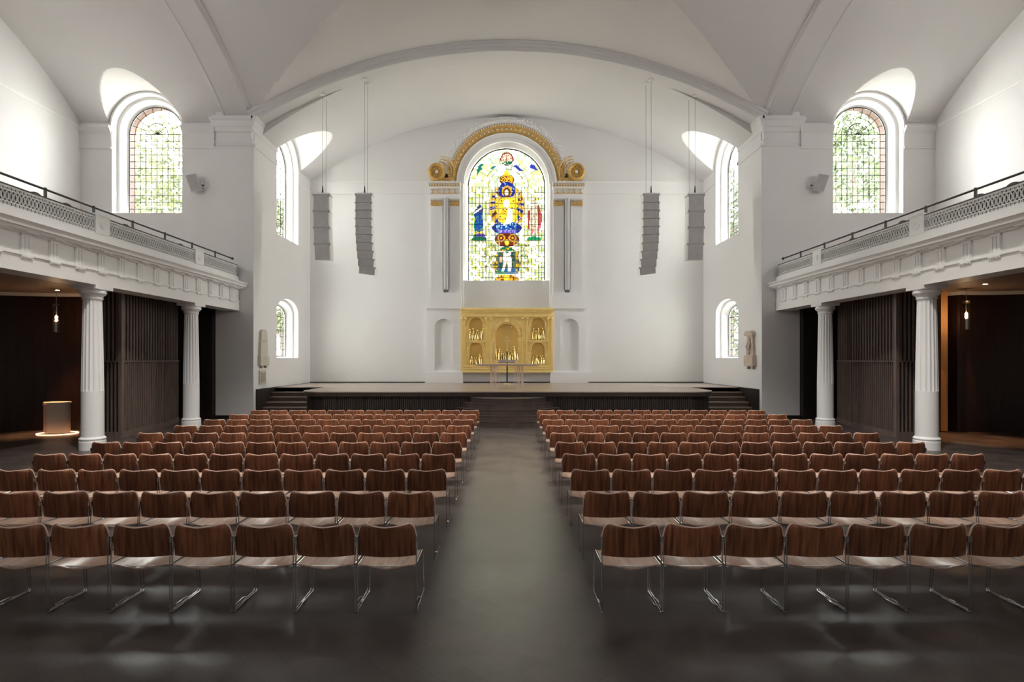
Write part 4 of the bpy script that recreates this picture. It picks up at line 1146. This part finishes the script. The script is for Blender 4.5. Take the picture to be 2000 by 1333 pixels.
m3 = empty('wall_monument', (XWR, 21.6, 1.9)); tag(m3, 'carved buff stone monument with a relief figure on the right chancel wall', 'memorial tablet')
mb = MB(); slabx(mb, XWR - .16, XWR, [(21.25, 1.95), (21.25, 2.38), (22.02, 2.38), (22.02, 1.95)]); addto(mb, 'base', M['buff'], m3)
mb = MB(); slabx(mb, XWR - .10, XWR, [(21.33, 2.38), (21.40, 3.15), (21.88, 3.15), (21.95, 2.38)]); addto(mb, 'slab', M['buff'], m3)
mb = MB(); slabx(mb, XWR - .17, XWR, [(21.32, 3.15), (21.32, 3.26), (21.45, 3.34), (21.85, 3.34), (21.98, 3.26), (21.98, 3.15)]); addto(mb, 'cornice', M['buff'], m3)
mb = MB()
mb.ell((XWR - .13, 21.62, 3.0), (.06, .08, .09)); mb.ell((XWR - .12, 21.62, 2.78), (.06, .10, .18), 8, 6, Matrix.Rotation(.3, 3, 'X')); mb.ell((XWR - .12, 21.72, 2.55), (.06, .13, .16), 8, 6, Matrix.Rotation(-.5, 3, 'X'))
mb.tube([(XWR - .17, 21.6, 2.88), (XWR - .18, 21.78, 2.72), (XWR - .17, 21.68, 2.6)], .03, 6); mb.tube([(XWR - .17, 21.64, 2.9), (XWR - .18, 21.5, 2.76), (XWR - .17, 21.55, 2.6)], .03, 6)
addto(mb, 'relief_figure', M['buff'], m3)
mb = MB()
for q in (21.36, 21.8): slabx(mb, XWR - .1, XWR, [(q, 1.84), (q, 1.95), (q + .1, 1.95), (q + .1, 1.84)])
addto(mb, 'corbel', M['brownstone'], m3)

# ------------------------------------------------------------------ chairs
def chair_proto():
    c = empty('stacking_chair')
    # back shell
    HW, Z0, Z1 = .2625, .497, .785
    def halfw(z):
        w = HW - .020 * max(0, min(1, (z - .645) / .10))
        if z > Z1 - .052:
            t = (z - Z1 + .052) / .052; w -= .050 * (1 - sqrt(max(0, 1 - t * t)))
        return w
    nu, nv = 20, 12; F1, F2 = [], []
    for j in range(nv + 1):
        v = sin(pi / 2 * j / nv) if j < nv else 1.0; z = Z0 + (Z1 - Z0) * v
        hw = halfw(z); r1, r2 = [], []
        for i in range(nu + 1):
            u = -1 + 2 * i / nu; x = hw * u
            y = .045 - .085 * (1 - u * u) - .035 * v
            zz = z - .012 * (1 - abs(u)) * v + .010 * (1 - v) * (1 - u * u)
            r1.append((x, y, zz)); r2.append((x, y + .011, zz))
        F1.append(r1); F2.append(r2)
    mb = MB(); mb.quadgrid(F1); mb.quadgrid([list(reversed(r)) for r in F2])
    back = mb.build('backrest', M['walnut'], c, sharp=60)
    mb = MB()
    def edge(a, b): mb.quadgrid([a, b], smooth=True)
    edge(F1[-1], F2[-1]); edge(F2[0], F1[0]); edge([r[0] for r in F2], [r[0] for r in F1]); edge([r[-1] for r in F1], [r[-1] for r in F2])
    mb.tube([(p[0], p[1] + .0055, p[2] + .0) for p in [r[0] for r in F1[5:]] + F1[-1] + list(reversed([r[-1] for r in F1[5:]]))], .0072, 6)
    mb.build('edge_band', M['ply'], back)
    # seat
    nu, nv = 18, 12; F1, F2 = [], []
    for j in range(nv + 1):
        v = j / nv; y = .0 + .44 * v; r1, r2 = [], []
        for i in range(nu + 1):
            u = -1 + 2 * i / nu; hw = .252 - .012 * v
            z = .434 - .034 * (math.exp(-(u * 1.7) ** 2)) * (1 - v) ** .7 - .008 * sin(pi * v) - .03 * max(0, v - .8) ** 2 * 25
            yy = y - .012 * (1 - u * u) * (1 - v)
            r1.append((u * hw, yy, z)); r2.append((u * hw, yy, z - .010))
        F1.append(r1); F2.append(r2)
    mb = MB(); mb.quadgrid([list(reversed(r)) for r in F1]); mb.quadgrid(F2)
    for a, b in ((F1[0], F2[0]), (F2[-1], F1[-1]), ([r[0] for r in F2], [r[0] for r in F1]), ([r[-1] for r in F1], [r[-1] for r in F2])): mb.quadgrid([a, b])
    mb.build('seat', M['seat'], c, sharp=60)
    for s in (-1, 1):
        pts = fillet([(s * .258, .018, .66), (s * .261, .004, .44), (s * .262, 0, .011), (s * .262, .46, .011), (s * .256, .42, .425), (s * .256, .01, .425)], .035, 4)
        mb = MB(); mb.tube(pts, .0058, 7); mb.ell((s * .261, .015, .008), (.008, .016, .008), 8, 5); mb.ell((s * .261, .44, .008), (.008, .016, .008), 8, 5)
        fr_ = mb.build('leg_frame', M['chrome'], c)
        mb = MB()
        if s > 0:
            mb.tube(fillet([(s * .262, .12, .016), (s * .234, .14, .020), (s * .234, .28, .020), (s * .262, .30, .016)], .01, 3), .004, 6)
        else:
            mb.box(-.269, -.252, .16, .24, .006, .024)
        mb.build('link_bracket', M['chrome'], fr_)
        mb = MB(); mb.box(s * .262 - .008, s * .262 + .008, .006, .028, .625, .675); mb.build('back_clip', M['chrome'], fr_)
    for y in (.012, .40):
        mb = MB(); mb.tube([(-.255, y, .412), (.255, y, .412)], .0055, 6); mb.build('crossbar', M['chrome'], c)
    return c
proto = chair_proto()
ordn = ['first', 'second', 'third', 'fourth', 'fifth', 'sixth', 'seventh', 'eighth', 'ninth', 'tenth', 'eleventh', 'twelfth']
used = False
random.seed(5)
for r in range(10):
    Y = 4.885 + 1.205 * r
    for s in (-1, 1):
        for k in range(12):
            x0 = -1.035 if s < 0 else 1.130
            x = x0 + s * .545 * k + .007 * (Y - 4.885)
            if used: o = copy_tree(proto)
            else: o = proto; used = True
            o.location = (x + random.uniform(-.0004, .0004), Y + random.uniform(-.006, .006), 0)
            rw = 'front row by the stage' if r == 9 else ('rearmost row' if r == 0 else '%s row from the back' % ordn[r])
            kk = 'on the aisle end of' if k == 0 else ('on the outer end of' if k == 11 else '%s chair from the aisle in' % ordn[k])
            tag(o, 'walnut chair %s %s, %s block' % (kk, rw, 'left' if s < 0 else 'right'), 'chair', 'stacking chairs set out in rows')

# ------------------------------------------------------------------ trees outside the windows
def tree(loc, H, R, mat, label, seed, nl=9000):
    rd = random.Random(seed); t = empty('tree', loc); tag(t, label, 'tree', 'trees outside the windows')
    mb = MB(); mb.tube([(0, 0, 0), (.1, 0, H * .4), (0, .1, H * .85)], [.28, .2, .06], 8)
    for k in range(9):
        a = rd.uniform(0, 2 * pi); z = H * rd.uniform(.25, .75); L = R * rd.uniform(.6, 1)
        mb.tube([(0, 0, z), (L * .5 * cos(a), L * .5 * sin(a), z + L * .3), (L * cos(a), L * sin(a), z + L * .5)], [.09, .05, .02], 5)
    mb.build('trunk', M['bark'], t)
    mb = MB()
    cl = [(rd.uniform(-1, 1) * R * .75, rd.uniform(-1, 1) * R * .75, H * rd.uniform(.18, .95)) for _ in range(40)]
    for k in range(nl):
        c = rd.choice(cl); d = Vector((rd.gauss(0, 1), rd.gauss(0, 1), rd.gauss(0, .8))); d = d / max(d.length, .01) * rd.uniform(.3, 1) * R * .42
        p = Vector(c) + d; a = Vector((rd.gauss(0, 1), rd.gauss(0, 1), rd.gauss(0, 1))).normalized(); b = a.orthogonal().normalized(); sz = rd.uniform(.10, .22)
        q = a.cross(b)
        mb.face([p - b * sz, p + q * sz * .5, p + b * sz, p - q * sz * .5])
    mb.build('crown', mat, t, sharp=None)
tr = [((-19.2, 30.5), 15.5, 3.2, 'leaf2'), ((-23.5, 37), 16, 3.2, 'leaf'), ((18.9, 29.8), 15.5, 3.2, 'leaf'), ((23, 36), 16, 3.4, 'leaf2'),
      ((-13.0, 32.5), 12.5, 2.6, 'leaf2'), ((13.0, 32.0), 13, 2.6, 'leaf')]
lb = ['yellowish leafy tree seen through the left aisle window', 'dark green tree farther off behind the left aisle window', 'dense green tree seen through the right aisle window', 'tall yellowish tree far behind the right aisle window',
      'low yellow green tree beyond the left chancel windows', 'low green tree beyond the right chancel windows', 'green tree faintly behind the stained glass, left part', 'pale tree faintly behind the stained glass, right part']
for i, ((x, y), H, R, mt) in enumerate(tr): tree((x, y, -.21), H, R, M[mt], lb[i], 40 + i)
